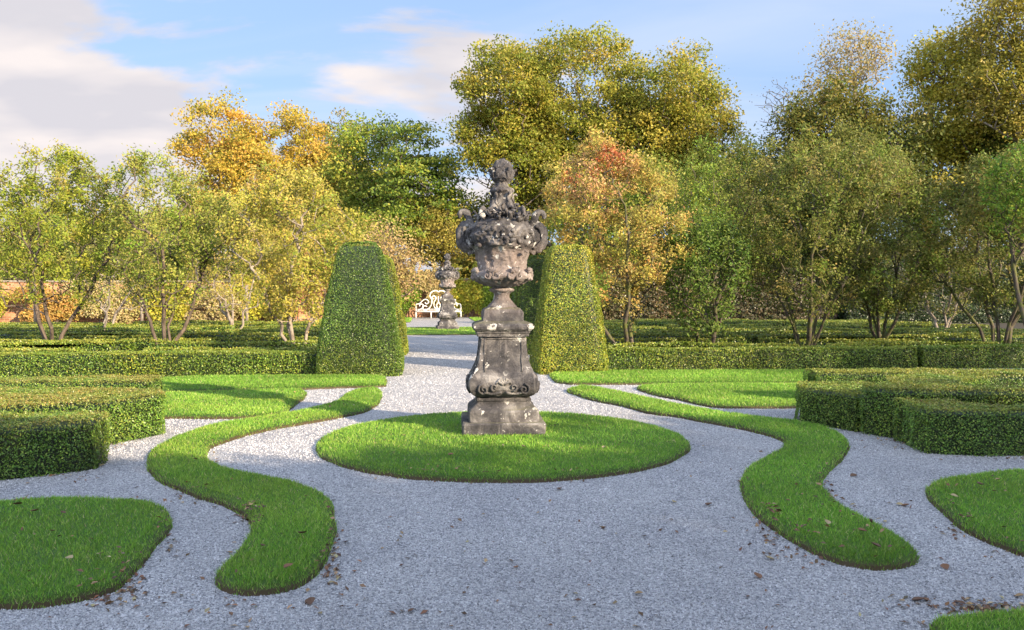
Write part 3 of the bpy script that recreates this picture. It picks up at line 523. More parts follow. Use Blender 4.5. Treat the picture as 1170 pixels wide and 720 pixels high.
    for q in range(70):         # fruit and leaves of the garland
        a = rg.uniform(0, 2*pi); z_ = 2.22+rg.normal()*0.055-0.03*abs(sin(3*a)); r_ = 0.378+rg.uniform(-.01, .012); s_ = rg.uniform(0.014, 0.032)
        c_ = np.array([cos(a)*r_, sin(a)*r_, z_]); tt_ = np.array([-sin(a), cos(a), rg.uniform(-.8, .8)]); tt_ = tt_/np.linalg.norm(tt_)
        tube(body, [c_+tt_*x_*s_ for x_ in (-1.2, -.8, 0, .8, 1.2)], np.array([.3, .8, 1, .8, .3])*s_, 7)
    body.build('urn_body', M_STONE, root)
    # lid with curling leaves
    lid = MB(); lathe(lid, [(2.46, .20), (2.50, .155), (2.53, .125), (2.57, .108), (2.62, .100), (2.68, .098), (2.72, .105), (2.745, .13), (2.755, .135), (2.77, .135), (2.785, .12), (2.80, .085), (2.83, .072)], lambda z, t, r: 0.008*np.cos(6*t)*(z < 2.73), n=96)
    for q in range(4):
        a = q*pi/2+0.75; ex = np.array([cos(a), sin(a), 0]); uz = np.array([0, 0, 1.])
        path = [ex*.10+uz*2.62, ex*.15+uz*2.53, ex*.21+uz*2.46, ex*.27+uz*2.44, ex*.325+uz*2.475, ex*.32+uz*2.53, ex*.28+uz*2.53, ex*.275+uz*2.495]
        tube(lid, spline(path, 4), np.linspace(0.038, 0.016, 29), 8, flat=1.4)
    for q in range(64):        # ragged acanthus tufts
        a = rg.uniform(0, 2*pi); r_ = rg.uniform(0.15, 0.33); z_ = np.interp(r_, [0.10, 0.2, 0.3, 0.36], [2.56, 2.485, 2.415, 2.34]); s_ = rg.uniform(0.016, 0.030); ex = np.array([cos(a), sin(a), 0]); ey = np.array([-sin(a), cos(a), 0]); uz = np.array([0, 0, 1.]); k_ = rg.uniform(-1, 1); h_ = rg.uniform(0.03, 0.09)
        c_ = ex*r_+uz*z_; tube(lid, spline([c_-ex*.02, c_+uz*h_*.5+ex*.012+ey*k_*.01, c_+uz*h_+ex*.035+ey*k_*.03, c_+uz*h_*.8+ex*.065+ey*k_*.05], 3), np.array([1, 1.1, 1.15, 1.15, 1.1, 1.0, .9, .75, .6, .45])*s_, 6, flat=0.6)
    for q in range(6):
        a = q*pi/3; ex = np.array([cos(a), sin(a), 0]); uz = np.array([0, 0, 1.]); tube(lid, spline([ex*.10+uz*2.56, ex*.135+uz*2.62, ex*.125+uz*2.69, ex*.155+uz*2.725, ex*.165+uz*2.70], 4), np.linspace(.015, .009, 17), 6)
    lo = lid.build('lid', M_STONE, root)
    fin = MB(); lathe(fin, [(2.83, .072), (2.85, .068), (2.865, .09), (2.885, .118), (2.93, .13), (2.98, .127), (3.01, .115), (3.02, .118), (3.05, .105), (3.09, .075), (3.115, .035), (3.125, .01)], lambda z, t, r: 0.004*np.cos(9*t)*(z < 3.01)-0.004*(z > 3.01)*np.cos(12*t), n=90, step=0.009)
    for q in range(5):
        a = q*2*pi/5+0.1; ex = np.array([cos(a), sin(a), 0]); uz = np.array([0, 0, 1.]); tube(fin, spline([ex*.10+uz*2.88, ex*.135+uz*2.93, ex*.14+uz*2.99, ex*.165+uz*3.0, ex*.16+uz*2.975], 4), np.linspace(.014, .009, 17), 6)
    fin.build('finial', M_STONE, lo)
    for sg in (-1, 1):
        hb = MB(); ex = np.array([sg*1.0, 0, 0]); uz = np.array([0, 0, 1.]); ey = np.array([0, 1., 0])
        tube(hb, spline([ex*.355+uz*2.20, ex*.36+uz*2.30, ex*.40+uz*2.37, ex*.425+uz*2.44, ex*.455+uz*2.50, ex*.505+uz*2.515, ex*.55+uz*2.48, ex*.545+uz*2.445], 5), np.linspace(.055, .016, 36), 10, flat=1.3)
        ear = spline([ex*.37+uz*2.34, ex*.43+uz*2.355, ex*.485+uz*2.33, ex*.515+uz*2.27, ex*.515+uz*2.20, ex*.49+uz*2.14, ex*.45+uz*2.105, ex*.41+uz*2.085, ex*.375+uz*2.04], 5)
        tube(hb, ear, 0.030+0.026*np.sin(np.linspace(0, pi, len(ear))), 10, flat=1.5)
        inner = spline([ex*.40+uz*2.31, ex*.46+uz*2.27, ex*.455+uz*2.19, ex*.415+uz*2.16, ex*.39+uz*2.20], 5); tube(hb, inner, np.linspace(.055, .05, len(inner)), 8, flat=1.3)
        for dy in (-0.06, 0.06): tube(hb, ear[6:-6]*[1, 1, 1]-ex*0.012+ey*dy*0.8, 0.018, 6)
        tube(hb, spline([ex*.37+uz*2.08, ex*.40+uz*2.045, ex*.42+uz*2.065, ex*.405+uz*2.09], 4), .020, 7)
        hb.v = [v_*np.array([[0.88, 1, 1]]) for v_ in hb.v]; hb.build('handle', M_STONE, root)
    return root
def chip(o, a=0.006):
    for ch in [o]+list(o.children_recursive):
        if ch.type != 'MESH': continue
        me = ch.data; n = len(me.vertices); v = np.zeros(n*3, np.float32); me.vertices.foreach_get('co', v); v = v.reshape(-1, 3).astype(float)
        v = v+np.stack([vnoise(v, 38, 61), vnoise(v, 38, 62), vnoise(v, 38, 63)], 1)*a+np.stack([vnoise(v, 85, 64), vnoise(v, 85, 65), vnoise(v, 85, 66)], 1)*a*0.5
        me.vertices.foreach_set('co', v.astype(np.float32).ravel()); me.update()
def copy_tree(o, parent=None):
    c = o.copy(); COL.objects.link(c)
    if parent: c.parent = parent
    for ch in list(o.children): copy_tree(ch, c)
    return c
urn = make_urn(); [chip(c_, 0.007 if c_.name.split('.')[0] in ('lid', 'urn_body', 'handle') else 0.003) for c_ in list(urn.children)]; urn.location = (-0.115, 9.38, 0.045); urn.rotation_euler = (0, 0, radians(4)); urn.scale = (1, 1, 0.985)
tag(urn, 'large weathered stone urn on a bulging pedestal, white lichen, centre of the round bed', 'urn', 'lidded stone urns on pedestals')
u2 = copy_tree(urn); p2 = g(0, 26.6); u2.location = (p2[0], p2[1], 0.045); u2.rotation_euler = (0, 0, radians(10)); u2.scale = (1.03, 1.03, 1.05)
tag(u2, 'small distant stone urn standing in front of the white bench')

# ------------------------------------------------------------------ bench
def make_bench():
    root = empty('garden_bench', (0, 0, 0)); W = 1.42
    mb = MB()
    for y in np.linspace(-0.25, 0.22, 6): 
        b = np.array([(-W, y-.035, .44), (W, y-.035, .44), (W, y+.035, .44), (-W, y+.035, .44), (-W, y-.035, .475), (W, y-.035, .475), (W, y+.035, .475), (-W, y+.035, .475)])
        mb.add(b, [(3, 2, 1, 0), (4, 5, 6, 7), (0, 1, 5, 4), (1, 2, 6, 5), (2, 3, 7, 6), (3, 0, 4, 7)])
    for y in (-0.29, 0.27): tube(mb, [(-W, y, .42), (W, y, .42)], .045, 6)
    mb.build('seat', M_WHITE, root)
    bk = MB(); Y = .30
    def c2(pts, r=.034): tube(bk, [(p[0], Y, p[1]) for p in spline(pts, 6)], r, 7)
    c2([(-W, .45), (-W, .85), (-1.2, .92), (-.95, 1.15), (-.75, 1.18), (-.62, 1.02), (-.75, .9), (-.86, 1.0)]); c2([(W, .45), (W, .85), (1.2, .92), (.95, 1.15), (.75, 1.18), (.62, 1.02), (.75, .9), (.86, 1.0)])
    for s in (-1, 1):
        c2([(s*.62, .6), (s*.45, .85), (s*.42, 1.15), (s*.55, 1.45), (s*.4, 1.68), (s*.15, 1.74), (0, 1.66)], .042); c2([(s*.05, .48), (s*.25, .7), (s*.28, 1.0), (s*.15, 1.25), (s*.28, 1.42), (s*.42, 1.3), (s*.3, 1.2)])
        c2([(s*1.3, .5), (s*1.05, .62), (s*.98, .85), (s*1.15, .88), (s*1.2, .75)]); c2([(s*.62, .6), (s*.85, .5), (s*1.0, .6), (s*.9, .78), (s*.72, .72)]); c2([(0, .5), (s*.12, .8), (0, 1.05), (0, 1.4)])
    tube(bk, [(-W, Y, .56), (W, Y, .56)], .03, 6); bk.build('backrest', M_WHITE, root)
    for s in (-1, 1):
        a = MB(); tube(a, spline([(s*W, .28, .80), (s*W, .1, .78), (s*W, -.2, .76), (s*W, -.31, .70), (s*W, -.27, .62)], 5), .035, 7); tube(a, [(s*W, -.24, .44), (s*W, -.24, .76)], .03, 6); a.build('armrest', M_WHITE, root)
    for x in (-W, -.47, .47, W):
        for y in (-.26, .27): a = MB(); tube(a, [(x, y, 0), (x, y, .2), (x, y, .44)], np.array([.036, .045, .05]), 6); a.build('leg', M_WHITE, root)
    return root
bn = make_bench(); pb = g(-0.15, 43.2); bn.location = (pb[0], pb[1], 0.01); bn.rotation_euler = (0, 0, AX); tag(bn, 'white ornate garden bench with scrolled back behind the distant urn', 'bench')

# ------------------------------------------------------------------ walls
def wall(P0, P1, h, th_, label, coping=True):
    P0, P1 = np.array(P0), np.array(P1); d = P1-P0; Ln = np.linalg.norm(d); root = empty('garden_wall', (*P0, 0), math.atan2(d[1], d[0]))
    def bx(x0, x1, y0, y1, z0, z1, name, mat):
        mb = MB(); mb.add([(x0, y0, z0), (x1, y0, z0), (x1, y1, z0), (x0, y1, z0), (x0, y0, z1), (x1, y0, z1), (x1, y1, z1), (x0, y1, z1)], [(3, 2, 1, 0), (4, 5, 6, 7), (0, 1, 5, 4), (1, 2, 6, 5), (2, 3, 7, 6), (3, 0, 4, 7)]); mb.build(name, mat, root)
    bx(0, Ln, 0, th_, -0.05, h, 'brickwork', M_BRICK); bx(-0.03, Ln+0.03, -0.05, th_+0.05, h+0.002, h+0.09, 'coping', M_PALEBARK)
    tag(root, label, 'wall')
wall(g(-40, 34.0), g(-7.6, 34.0), 2.15, 0.4, 'sunlit orange brick garden wall behind the left parterre')
wall(g(-7.5, 45.4), g(7.5, 45.4), 2.5, 0.4, 'brick wall covered in climbers behind the white bench')
wall(g(7.6, 34.0), g(40, 34.0), 2.3, 0.4, 'shaded brick wall behind the right parterre')
wall(g(-7.55, 45.3), g(-7.55, 34.45), 2.3, 0.35, 'side wall returning left of the white bench')
wall(g(7.95, 45.3), g(7.95, 34.45), 2.3, 0.35, 'side wall returning right of the white bench')

# ------------------------------------------------------------------ trees
def skeleton(rng, base, stems, att, step, bend=0.12, cost=0.30, lift=0.0):
    """stems: list of polylines from the base; att: points the twigs reach"""
    nodes = [np.array(base, float)]; par = [-1]; pl = [0.0]
    for s in stems:
        prev = 0
        for p in s:
            p = np.array(p, float); L_ = np.linalg.norm(p-nodes[prev]); nodes.append(p); par.append(prev); pl.append(pl[prev]+L_); prev = len(nodes)-1
    b = np.array(base); att = att[np.argsort(np.linalg.norm(att-b, axis=1))]
    NA = np.zeros((60000, 3)); NA[:len(nodes)] = nodes; PL = np.zeros(60000); PL[:len(pl)] = pl; n = len(nodes); par = par+[0]*(60000-n); tips = []
    n0 = n
    lo = 1 if len(stems) else 0
    for a in att:
        D = a-NA[lo:n]; dist = np.linalg.norm(D, axis=1); c = dist+cost*PL[lo:n]+np.where(D[:, 2] < 0, -D[:, 2]*0.8, 0)
        i = int(np.argmin(c))+lo; p = NA[i]; dv = a-p; dl = np.linalg.norm(dv); m = max(1, int(round(dl/step))); side = rng.normal(size=3)*bend*dl; prev = i
        for q in range(1, m+1):
            t = q/m; x = p+dv*t+side*sin(t*pi)*0.6; x[2] += lift*dl*sin(t*pi)
            NA[n] = x; par[n] = prev; PL[n] = PL[prev]+np.linalg.norm(x-NA[prev]); prev = n; n += 1
        tips.append(prev)
    return NA[:n].copy(), np.array(par[:n]), tips
def tree_mesh(mbw, NA, par, r_tip, expo=2.35, rmax=None, sides=5, rmin_draw=0.0):
    n = len(NA); acc = np.zeros(n); ch = np.bincount(par[1:], minlength=n)
    for i in range(n-1, 0, -1):
        if ch[i] == 0: acc[i] += r_tip**expo
        acc[par[i]] += acc[i]
    r = acc**(1/expo)
    if rmax: r = r*min(1, rmax/max(r[0], 1e-6))+0.0*r; r = np.maximum(r, r_tip*0.6)
    idx = np.arange(1, n); idx = idx[r[idx] >= rmin_draw]; A = NA[par[idx]]; B = NA[idx]; T = unit(B-A); ref = np.where(np.abs(T[:, 2:3]) < 0.9, np.array([[0, 0, 1.]]), np.array([[1., 0, 0]])); U = unit(np.cross(T, ref)); W_ = np.cross(T, U)
    th = np.arange(sides)*2*pi/sides; ra = np.minimum(r[par[idx]], r[idx]*1.25+0.002); rb = r[idx]
    cs = U[:, None]*np.cos(th)[None, :, None]+W_[:, None]*np.sin(th)[None, :, None]
    V = np.concatenate([A[:, None]+cs*ra[:, None, None], B[:, None]+T[:, None]*(rb*0.3)[:, None, None]+cs*rb[:, None, None]], 1).reshape(-1, 3)
    j = np.arange(sides); fq = np.stack([j, (j+1) % sides, sides+(j+1) % sides, sides+j], -1); Fq = (fq[None]+(np.arange(len(idx))*2*sides)[:, None, None]).reshape(-1, 4)
    mbw.add(V, Fq, (0.2, 0.2, 0.2), True); return r
def in_lobes(rng, lobes, n, shell=0.5):
    """lobes: (cx,cy,cz,rx,ry,rz); points lean to the outer part"""
    w_ = np.array([l[3]*l[4]*l[5] for l in lobes])**0.8; k_ = rng.choice(len(lobes), n, p=w_/w_.sum()); d = unit(rng.normal(size=(n, 3))); r = rng.uniform(shell**3, 1, n)**(1/3)
    L_ = np.array(lobes); return L_[k_, :3]+d*r[:, None]*L_[k_, 3:]
def crown_pts(rng, els, n, shell=0.35, nf=1.0, cut=-0.25, amp=0.16, seed=0):
    """points in a few large rounded volumes whose outline is broken up by noise, with gaps between the sprays"""
    out = []; E = np.array(els); w_ = np.prod(E[:, 3:], 1)**0.75; tot = 0
    while tot < n:
        m = n*2; k_ = rng.choice(len(els), m, p=w_/w_.sum()); d = unit(rng.normal(size=(m, 3))); r = rng.uniform(shell**3, 1, m)**(1/3)*(1+amp*vnoise(d, 2.6, seed)+amp*0.8*vnoise(d, 6.5, seed+1)+amp*0.5*rng.normal(size=m)*0.5)
        p = E[k_, :3]+d*r[:, None]*E[k_, 3:]; p = p[vnoise(p, nf, seed+2)+0.5*vnoise(p, nf*2.3, seed+3) > cut]; out.append(p); tot += len(p)
    return np.vstack(out)[:n]
def small_tree(name, px, d, crown, cols, wts, nleaf, label, nstem=4, natt=650, leaf=0.092, barkm=M_BARK, z_br=0.9, lean=0.0, group='small multi-stemmed trees in the parterre', seed=0, r0=0.05, tips_col=None, dzero=None, side_cols=None, depth=None):
    """crown: (x0,x1,ytop,ybottom) in photograph pixels at the tree's distance"""
    nleaf = int(nleaf*2.6); leaf = leaf*0.78; rng = np.random.default_rng(500+seed); bx, by = X(px, d), d; x0, x1 = X(crown[0], d), X(crown[1], d); zt, zb = Z(crown[2], d), Z(crown[3], d); cx = (x0+x1)/2; rx = (x1-x0)/2; rz = (zt-zb)/2; cz = (zt+zb)/2
    ry = depth or min(rx, 2.2)
    root = empty(name, (bx, by, 0))
    t = rng.beta(1.5, 1.15, natt*2); wd_ = np.interp(t, [0, 0.2, 0.45, 0.7, 0.88, 1], [0.45, 0.80, 1.0, 0.95, 0.72, 0.30]); a = rng.uniform(0, 2*pi, natt*2)
    rr = np.sqrt(rng.uniform(0.12, 1, natt*2)); dirs = np.c_[np.cos(a), np.sin(a), t*2-1]; rr = rr*(1+0.16*vnoise(dirs, 2.2, seed+50)+0.12*vnoise(dirs, 6, seed+51)); tz_ = t*(1+0.10*vnoise(dirs[:, :2]*rr[:, None], 2.5, seed+52)+0.05*vnoise(dirs[:, :2]*rr[:, None], 8, seed+53))
    att = np.c_[cx+np.cos(a)*rr*wd_*rx, by+np.sin(a)*rr*wd_*ry, zb*0.85+(zt-zb*0.85)*tz_]
    att = att[vnoise(att, 1.7, seed+54)+0.4*vnoise(att, 4, seed+55) > -0.55][:natt]
    stems = []
    for q in range(nstem):
        a = q*2*pi/nstem+rng.uniform(-.45, .45)+0.4; sp = rng.uniform(0.40, 0.72)*rx; tz = zb+rng.uniform(0.25, 0.75)*(zt-zb)*0.6; tip = np.array([bx+(cx-bx)*0.7+cos(a)*sp+lean, by+sin(a)*sp*ry/rx, tz]); b0 = np.array([bx+cos(a)*0.09, by+sin(a)*0.09, 0.10])
        bow = rng.uniform(-0.25, 0.35); pts = [b0]
        for t_ in (0.15, 0.3, 0.45, 0.6, 0.8, 1.0): pts.append(b0*(1-t_)+tip*t_+np.array([-cos(a)*0.25*sp*sin(t_*pi)*bow, 0, 0.25*bow*sin(t_*pi)])+rng.normal(size=3)*0.035)
        stems.append(pts)
    NA, par, tips = skeleton(rng, (bx, by, -0.05), stems, att, 0.24, 0.13, 0.22, 0.12)
    mw = MB(); tree_mesh(mw, NA, par, 0.0055, 2.0, rmax=None, sides=6)
    mw.build('trunk', barkm, root, loc=(bx, by, 0)); root.children[0].location = (0, 0, 0)
    ch = np.bincount(par[1:], minlength=len(NA)); thin = np.where(ch == 0)[0]; mid = np.array([par[i] for i in thin]); pool = np.concatenate([thin, thin, thin, mid]); i = rng.choice(pool, nleaf); 
    j_ = par[i]; t = rng.uniform(0, 1, nleaf)[:, None]; sg = 0.06+0.07*rng.uniform(size=(nleaf, 1)); p = NA[i]*t+NA[j_]*(1-t)+rng.normal(size=(nleaf, 3))*sg
    kp = rng.uniform(size=nleaf) < np.clip((p[:, 2]-zb)/(zt-zb)*1.8+0.45+0.35*vnoise(p, 1.6, seed), 0.15, 1); p, i, nleaf = p[kp], i[kp], int(kp.sum())
    c = pal(cols, wts, nleaf, rng, 0.16)
    # whole branches turn colour together
    cb = pal(cols, wts, len(NA), rng, 0.12)[i]; c = c*0.45+cb*0.55
    if tips_col is not None:
        for (tx, ty, rr, tc) in tips_col: 
            q = np.array([X(tx, d), Z(ty, d)]); m_ = np.hypot(p[:, 0]-q[0], p[:, 2]-q[1]) < rr*rng.uniform(0.7, 1.2, nleaf); m_ &= rng.uniform(size=nleaf) < 0.55; c[m_] = c[m_]*0.3+0.7*pal(tc, [1]*len(tc), m_.sum(), rng)
    ml = MB(); leaves(ml, p, np.tile([0.25, -0.35, 0.7], (nleaf, 1)), leaf, c, rng, 0.55, 0.9); o = ml.build('crown', M_LEAF, root, loc=(bx, by, 0)); o.location = (0, 0, 0)
    tag(root, label, 'tree', group); return root
GRN = [(0.224, 0.291, 0.033), (0.314, 0.358, 0.044), (0.134, 0.19, 0.022), (0.448, 0.403, 0.055), (0.358, 0.246, 0.088)]
OLV = [(0.224, 0.288, 0.04), (0.314, 0.339, 0.06), (0.146, 0.213, 0.03), (0.403, 0.339, 0.09), (0.224, 0.388, 0.04)]
OLV_SHADE = [(0.17, 0.20, 0.035), (0.24, 0.24, 0.055), (0.12, 0.155, 0.028), (0.32, 0.25, 0.08), (0.19, 0.29, 0.04)]  # olive leaf colour darkened to stand for shade on the right trees
YEL = [(0.462, 0.408, 0.066), (0.55, 0.456, 0.11), (0.286, 0.324, 0.044), (0.44, 0.3, 0.099), (0.176, 0.264, 0.033)]
RUS = [(0.506, 0.342, 0.12), (0.55, 0.26, 0.084), (0.484, 0.425, 0.096), (0.308, 0.307, 0.06), (0.44, 0.165, 0.06)]
small_tree('small_tree', 60, 20.5, (-28, 148, 186, 345), GRN, [4, 4, 2, 2, 1], 9000, 'green-leaved small tree with forked trunk at the far left', nstem=3, seed=1, barkm=M_BARK)
small_tree('small_tree', 190, 20, (118, 268, 190, 352), OLV, [3, 3, 2, 3, 1], 6500, 'olive-leaved small tree with a leaning side stem, second from the left', nstem=4, seed=2)
small_tree('small_tree', 338, 20, (262, 412, 206, 360), YEL, [4, 4, 3, 2, 1.4], 9500, 'yellow-leaved airy small tree just left of the dark topiary', nstem=4, seed=3, barkm=M_PALEBARK)
small_tree('small_tree', 268, 30, (205, 325, 235, 350), YEL, [3, 3, 3, 2, 1], 6000, 'yellowish small tree farther back between two nearer trees on the left', nstem=3, seed=4, barkm=M_PALEBARK, leaf=0.1)
small_tree('small_tree', 120, 31, (80, 200, 240, 350), OLV, [3, 3, 2, 3, 1], 5000, 'thin olive small tree farther back near the sunlit brick wall', nstem=3, seed=5, barkm=M_PALEBARK, leaf=0.1)
small_tree('small_tree', 714, 19.5, (612, 785, 180, 345), RUS, [3, 1.0, 5, 4, 0.4], 11500, 'yellow and orange small tree with red top behind the right topiary', nstem=3, seed=6, barkm=M_MOSSBARK,
           tips_col=[(680, 212, 0.8, [(0.60, 0.36, 0.20), (0.56, 0.30, 0.16)]), (690, 188, 0.34, [(0.55, 0.10, 0.05), (0.60, 0.16, 0.08)]), (650, 208, 0.24, [(0.55, 0.10, 0.05), (0.5, 0.2, 0.08)])])
small_tree('small_tree', 808, 19.5, (752, 862, 255, 378), [(0.13, 0.22, 0.035), (0.10, 0.17, 0.028), (0.21, 0.26, 0.045)], [3, 3, 2], 3600, 'low bright green small tree right of the red-topped tree', nstem=3, seed=7, barkm=M_MOSSBARK, leaf=0.10)
small_tree('small_tree', 815, 25, (765, 870, 178, 330), OLV, [4, 2, 3, 1, 2], 7000, 'tall thin green small tree behind the low bright green one', nstem=3, seed=8, barkm=M_MOSSBARK, leaf=0.09)
small_tree('small_tree', 920, 20, (826, 1030, 166, 350), OLV_SHADE, [4, 3, 3, 2, 1.5], 15000, 'broad olive tree with many mossy stems in the right parterre', nstem=7, natt=1000, seed=9, barkm=M_MOSSBARK)
small_tree('small_tree', 1005, 21, (950, 1078, 190, 352), OLV_SHADE, [4, 3, 2, 2, 3], 9000, 'small tree with wide leaning mossy stems, right of the broad olive tree', nstem=5, seed=10, barkm=M_MOSSBARK)
small_tree('small_tree', 1076, 29, (1020, 1130, 250, 352), OLV_SHADE, [3, 4, 2, 3, 1], 4500, 'sparse grey-branched small tree farther back on the right', nstem=5, seed=11, barkm=M_PALEBARK, leaf=0.1)
small_tree('small_tree', 1142, 20, (1058, 1225, 188, 345), OLV_SHADE, [4, 3, 3, 2, 1.5], 11000, 'many-stemmed olive tree at the right edge of the parterre', nstem=6, natt=850, seed=12, barkm=M_MOSSBARK)
small_tree('small_tree', 1185, 17.5, (1128, 1235, 165, 262), [(0.13, 0.26, 0.03), (0.20, 0.30, 0.04), (0.34, 0.34, 0.05)], [3, 3, 1.5], 3500, 'bright green foliage reaching in at the upper right edge', nstem=3, seed=13, barkm=M_MOSSBARK, leaf=0.10)

def big_tree(name, d, lobes_px, cols, wts, nleaf, label, leaf=0.30, natt=260, trunk_px=None, seed=0, sigma=0.72, barkm=M_BARK, group='tall trees beyond the garden wall', shell=0.55, top_cols=None, rtip=0.02, sub=16, zflat=1.0, drop=0.0):
    nleaf = int(nleaf*1.9); leaf = leaf*0.74; rng = np.random.default_rng(900+seed); L_ = []
    for (px, py, rw, rh) in lobes_px:
        x, z = X(px, d), Z(py, d); rx, rz = rw/F*d, rh/F*d; ry = min(rx, 5.5); L_.append((x, d, z, rx, ry, rz))
    natt = int(natt*1.5); att = crown_pts(rng, L_, natt, shell, 0.6, -0.95, 0.12, seed); bx = X(trunk_px, d) if trunk_px else np.mean([l[0] for l in L_]); zmin = max(att[:, 2].min(), 1.5); zc = np.mean(att[:, 2])
    root = empty(name, (bx, d, 0)); stems = [[(bx+rng.normal()*0.1, d, zmin*t) for t in (0.25, 0.5, 0.8)]+[(bx, d, zmin+(zc-zmin)*t) for t in (0.2, 0.5, 0.85)]]
    NA, par, tips = skeleton(rng, (bx, d, -0.2), stems, att, 0.9, 0.12, 0.22); mw = MB(); tree_mesh(mw, NA, par, rtip, 2.3, sides=6); o = mw.build('trunk', barkm, root, loc=(bx, d, 0)); o.location = (0, 0, 0)
    ch = np.bincount(par[1:], minlength=len(NA)); thin = np.where(ch == 0)[0]; pool = np.concatenate([thin, thin, par[thin]]); i = rng.choice(pool, nleaf)
    sg = sigma*(0.55+0.9*rng.uniform(size=(len(NA), 1)))[i]; p = NA[i]+unit(rng.normal(size=(nleaf, 3)))*(rng.uniform(0, 1, (nleaf, 1))**0.55)*1.75*sg*np.array([[1, 1, 0.7*zflat]])
    c = pal(cols, wts, nleaf, rng, 0.15)*0.45+pal(cols, wts, len(NA), rng, 0.12)[i]*0.55
    if top_cols is not None:
        t = np.clip((p[:, 2]-zmin)/(p[:, 2].max()-zmin)*1.3-0.35+0.25*vnoise(p, 0.5, 3), 0, 1)[:, None]; c = c*(1-t)+pal(top_cols, [1]*len(top_cols), nleaf, rng)*t
    ml = MB(); leaves(ml, p, np.tile([0.25, -0.4, 0.7], (nleaf, 1)), leaf, c, rng, 0.65, 0.9); o = ml.build('crown', M_LEAF, root, loc=(bx, d, 0)); o.location = (0, 0, 0)
    tag(root, label, 'tree', group); return root
ORG_ = [(0.552, 0.338, 0.048), (0.48, 0.377, 0.048), (0.6, 0.416, 0.084), (0.288, 0.286, 0.042), (0.48, 0.247, 0.06)]
CHN = [(0.336, 0.312, 0.039), (0.224, 0.264, 0.033), (0.448, 0.348, 0.055), (0.157, 0.204, 0.024), (0.493, 0.408, 0.077)]
GR2 = [(0.179, 0.257, 0.036), (0.12, 0.189, 0.029), (0.299, 0.333, 0.051), (0.478, 0.438, 0.057)]
DKG = [(0.055, 0.085, 0.02), (0.085, 0.12, 0.025), (0.14, 0.17, 0.03)]
big_tree('tall_tree', 68, [(255, 175, 48, 58), (285, 215, 60, 55), (270, 265, 60, 50)], ORG_, [2.5, 3, 2, 4, 1], 20000, 'tall orange and gold tree, leftmost above the wall', seed=1, trunk_px=268)
big_tree('tall_tree', 72, [(340, 175, 48, 44), (350, 220, 55, 60), (345, 270, 60, 50)], ORG_, [3, 4, 2, 3, 1], 19000, 'tall golden-yellow tree between the orange tree and the green one', seed=2, trunk_px=345)
big_tree('tall_tree', 76, [(385, 190, 40, 50), (400, 240, 45, 45)], [(0.30, 0.24, 0.05), (0.40, 0.24, 0.08), (0.18, 0.20, 0.03)], [2, 2, 3], 9000, 'thin brown and green tree behind the golden one', seed=3)
big_tree('tall_tree', 64, [(422, 195, 44, 55), (430, 245, 40, 45)], GR2, [3, 2, 3, 1.5], 11000, 'mid-green tall tree left of the dark layered tree', seed=4)
big_tree('layered_tree', 60, [(470, 175, 26, 36), (482, 215, 48, 40), (480, 255, 50, 34)], GR2, [3, 4, 1.5, 1.2], 12000, 'dark green tall tree with spreading layered branches left of the near urn', seed=5, zflat=0.45, trunk_px=472)
big_tree('tall_tree', 58, [(578, 118, 52, 62), (556, 165, 38, 45), (600, 190, 50, 50)], CHN, [3, 4, 3, 3, 1], 26000, 'left tree of the big olive-gold central group, above the near urn', seed=6, leaf=0.26, natt=330, trunk_px=590)
big_tree('tall_tree', 60, [(664, 112, 72, 68), (625, 165, 50, 60), (690, 170, 60, 60), (665, 225, 70, 60)], CHN, [4, 4, 3, 3, 1], 38000, 'middle and tallest tree of the big olive-gold central group', seed=7, leaf=0.26, natt=420, trunk_px=668)
big_tree('tall_tree', 58, [(765, 115, 56, 62), (735, 165, 45, 60), (792, 155, 44, 55), (770, 215, 60, 55)], CHN, [4, 4, 3, 3, 2], 34000, 'right tree of the big olive-gold central group', seed=8, leaf=0.26, natt=360, trunk_px=765)
big_tree('dense_tree', 46, [(905, 165, 32, 42), (950, 150, 48, 50), (1010, 165, 48, 48), (960, 210, 90, 50)], DKG+[(0.22, 0.20, 0.03)], [3, 4, 3, 3], 26000, 'dense dark green rounded tree behind the right parterre', seed=9, leaf=0.24, natt=420, top_cols=[(0.20, 0.17, 0.03), (0.11, 0.14, 0.02), (0.28, 0.21, 0.04)])
big_tree('sparse_tree', 54, [(970, 72, 42, 34), (930, 108, 26, 18)], [(0.42, 0.36, 0.14), (0.34, 0.26, 0.10)], [1, 1], 2200, 'thin pale tree with few leaves rising above the dense dark tree', seed=10, leaf=0.22, natt=260, barkm=M_PALEBARK, trunk_px=974, rtip=0.016, shell=0.3)
big_tree('bare_tree', 56, [(888, 128, 24, 30)], [(0.3, 0.25, 0.15)], [1], 60, 'bare pale twigged tree at the left shoulder of the dense dark tree', seed=11, leaf=0.15, natt=130, barkm=M_PALEBARK, trunk_px=900, rtip=0.013, shell=0.3)
big_tree('tall_tree', 48, [(1085, 85, 44, 45), (1095, 140, 50, 55), (1080, 195, 55, 45)], [(0.48, 0.39, 0.05), (0.36, 0.34, 0.04), (0.22, 0.25, 0.03), (0.54, 0.46, 0.06)], [3, 3, 3, 2], 20000, 'yellow-green tall tree at the upper right', seed=12, leaf=0.24, natt=330, trunk_px=1100)
big_tree('tall_tree', 44, [(1165, 30, 52, 60), (1160, 110, 55, 60), (1215, 70, 60, 80)], [(0.38, 0.33, 0.05), (0.24, 0.24, 0.035), (0.50, 0.38, 0.08)], [3, 3, 2], 20000, 'tallest tree cut by the upper right corner of the picture', seed=13, leaf=0.22, natt=380, barkm=M_PALEBARK, trunk_px=1178, shell=0.4)
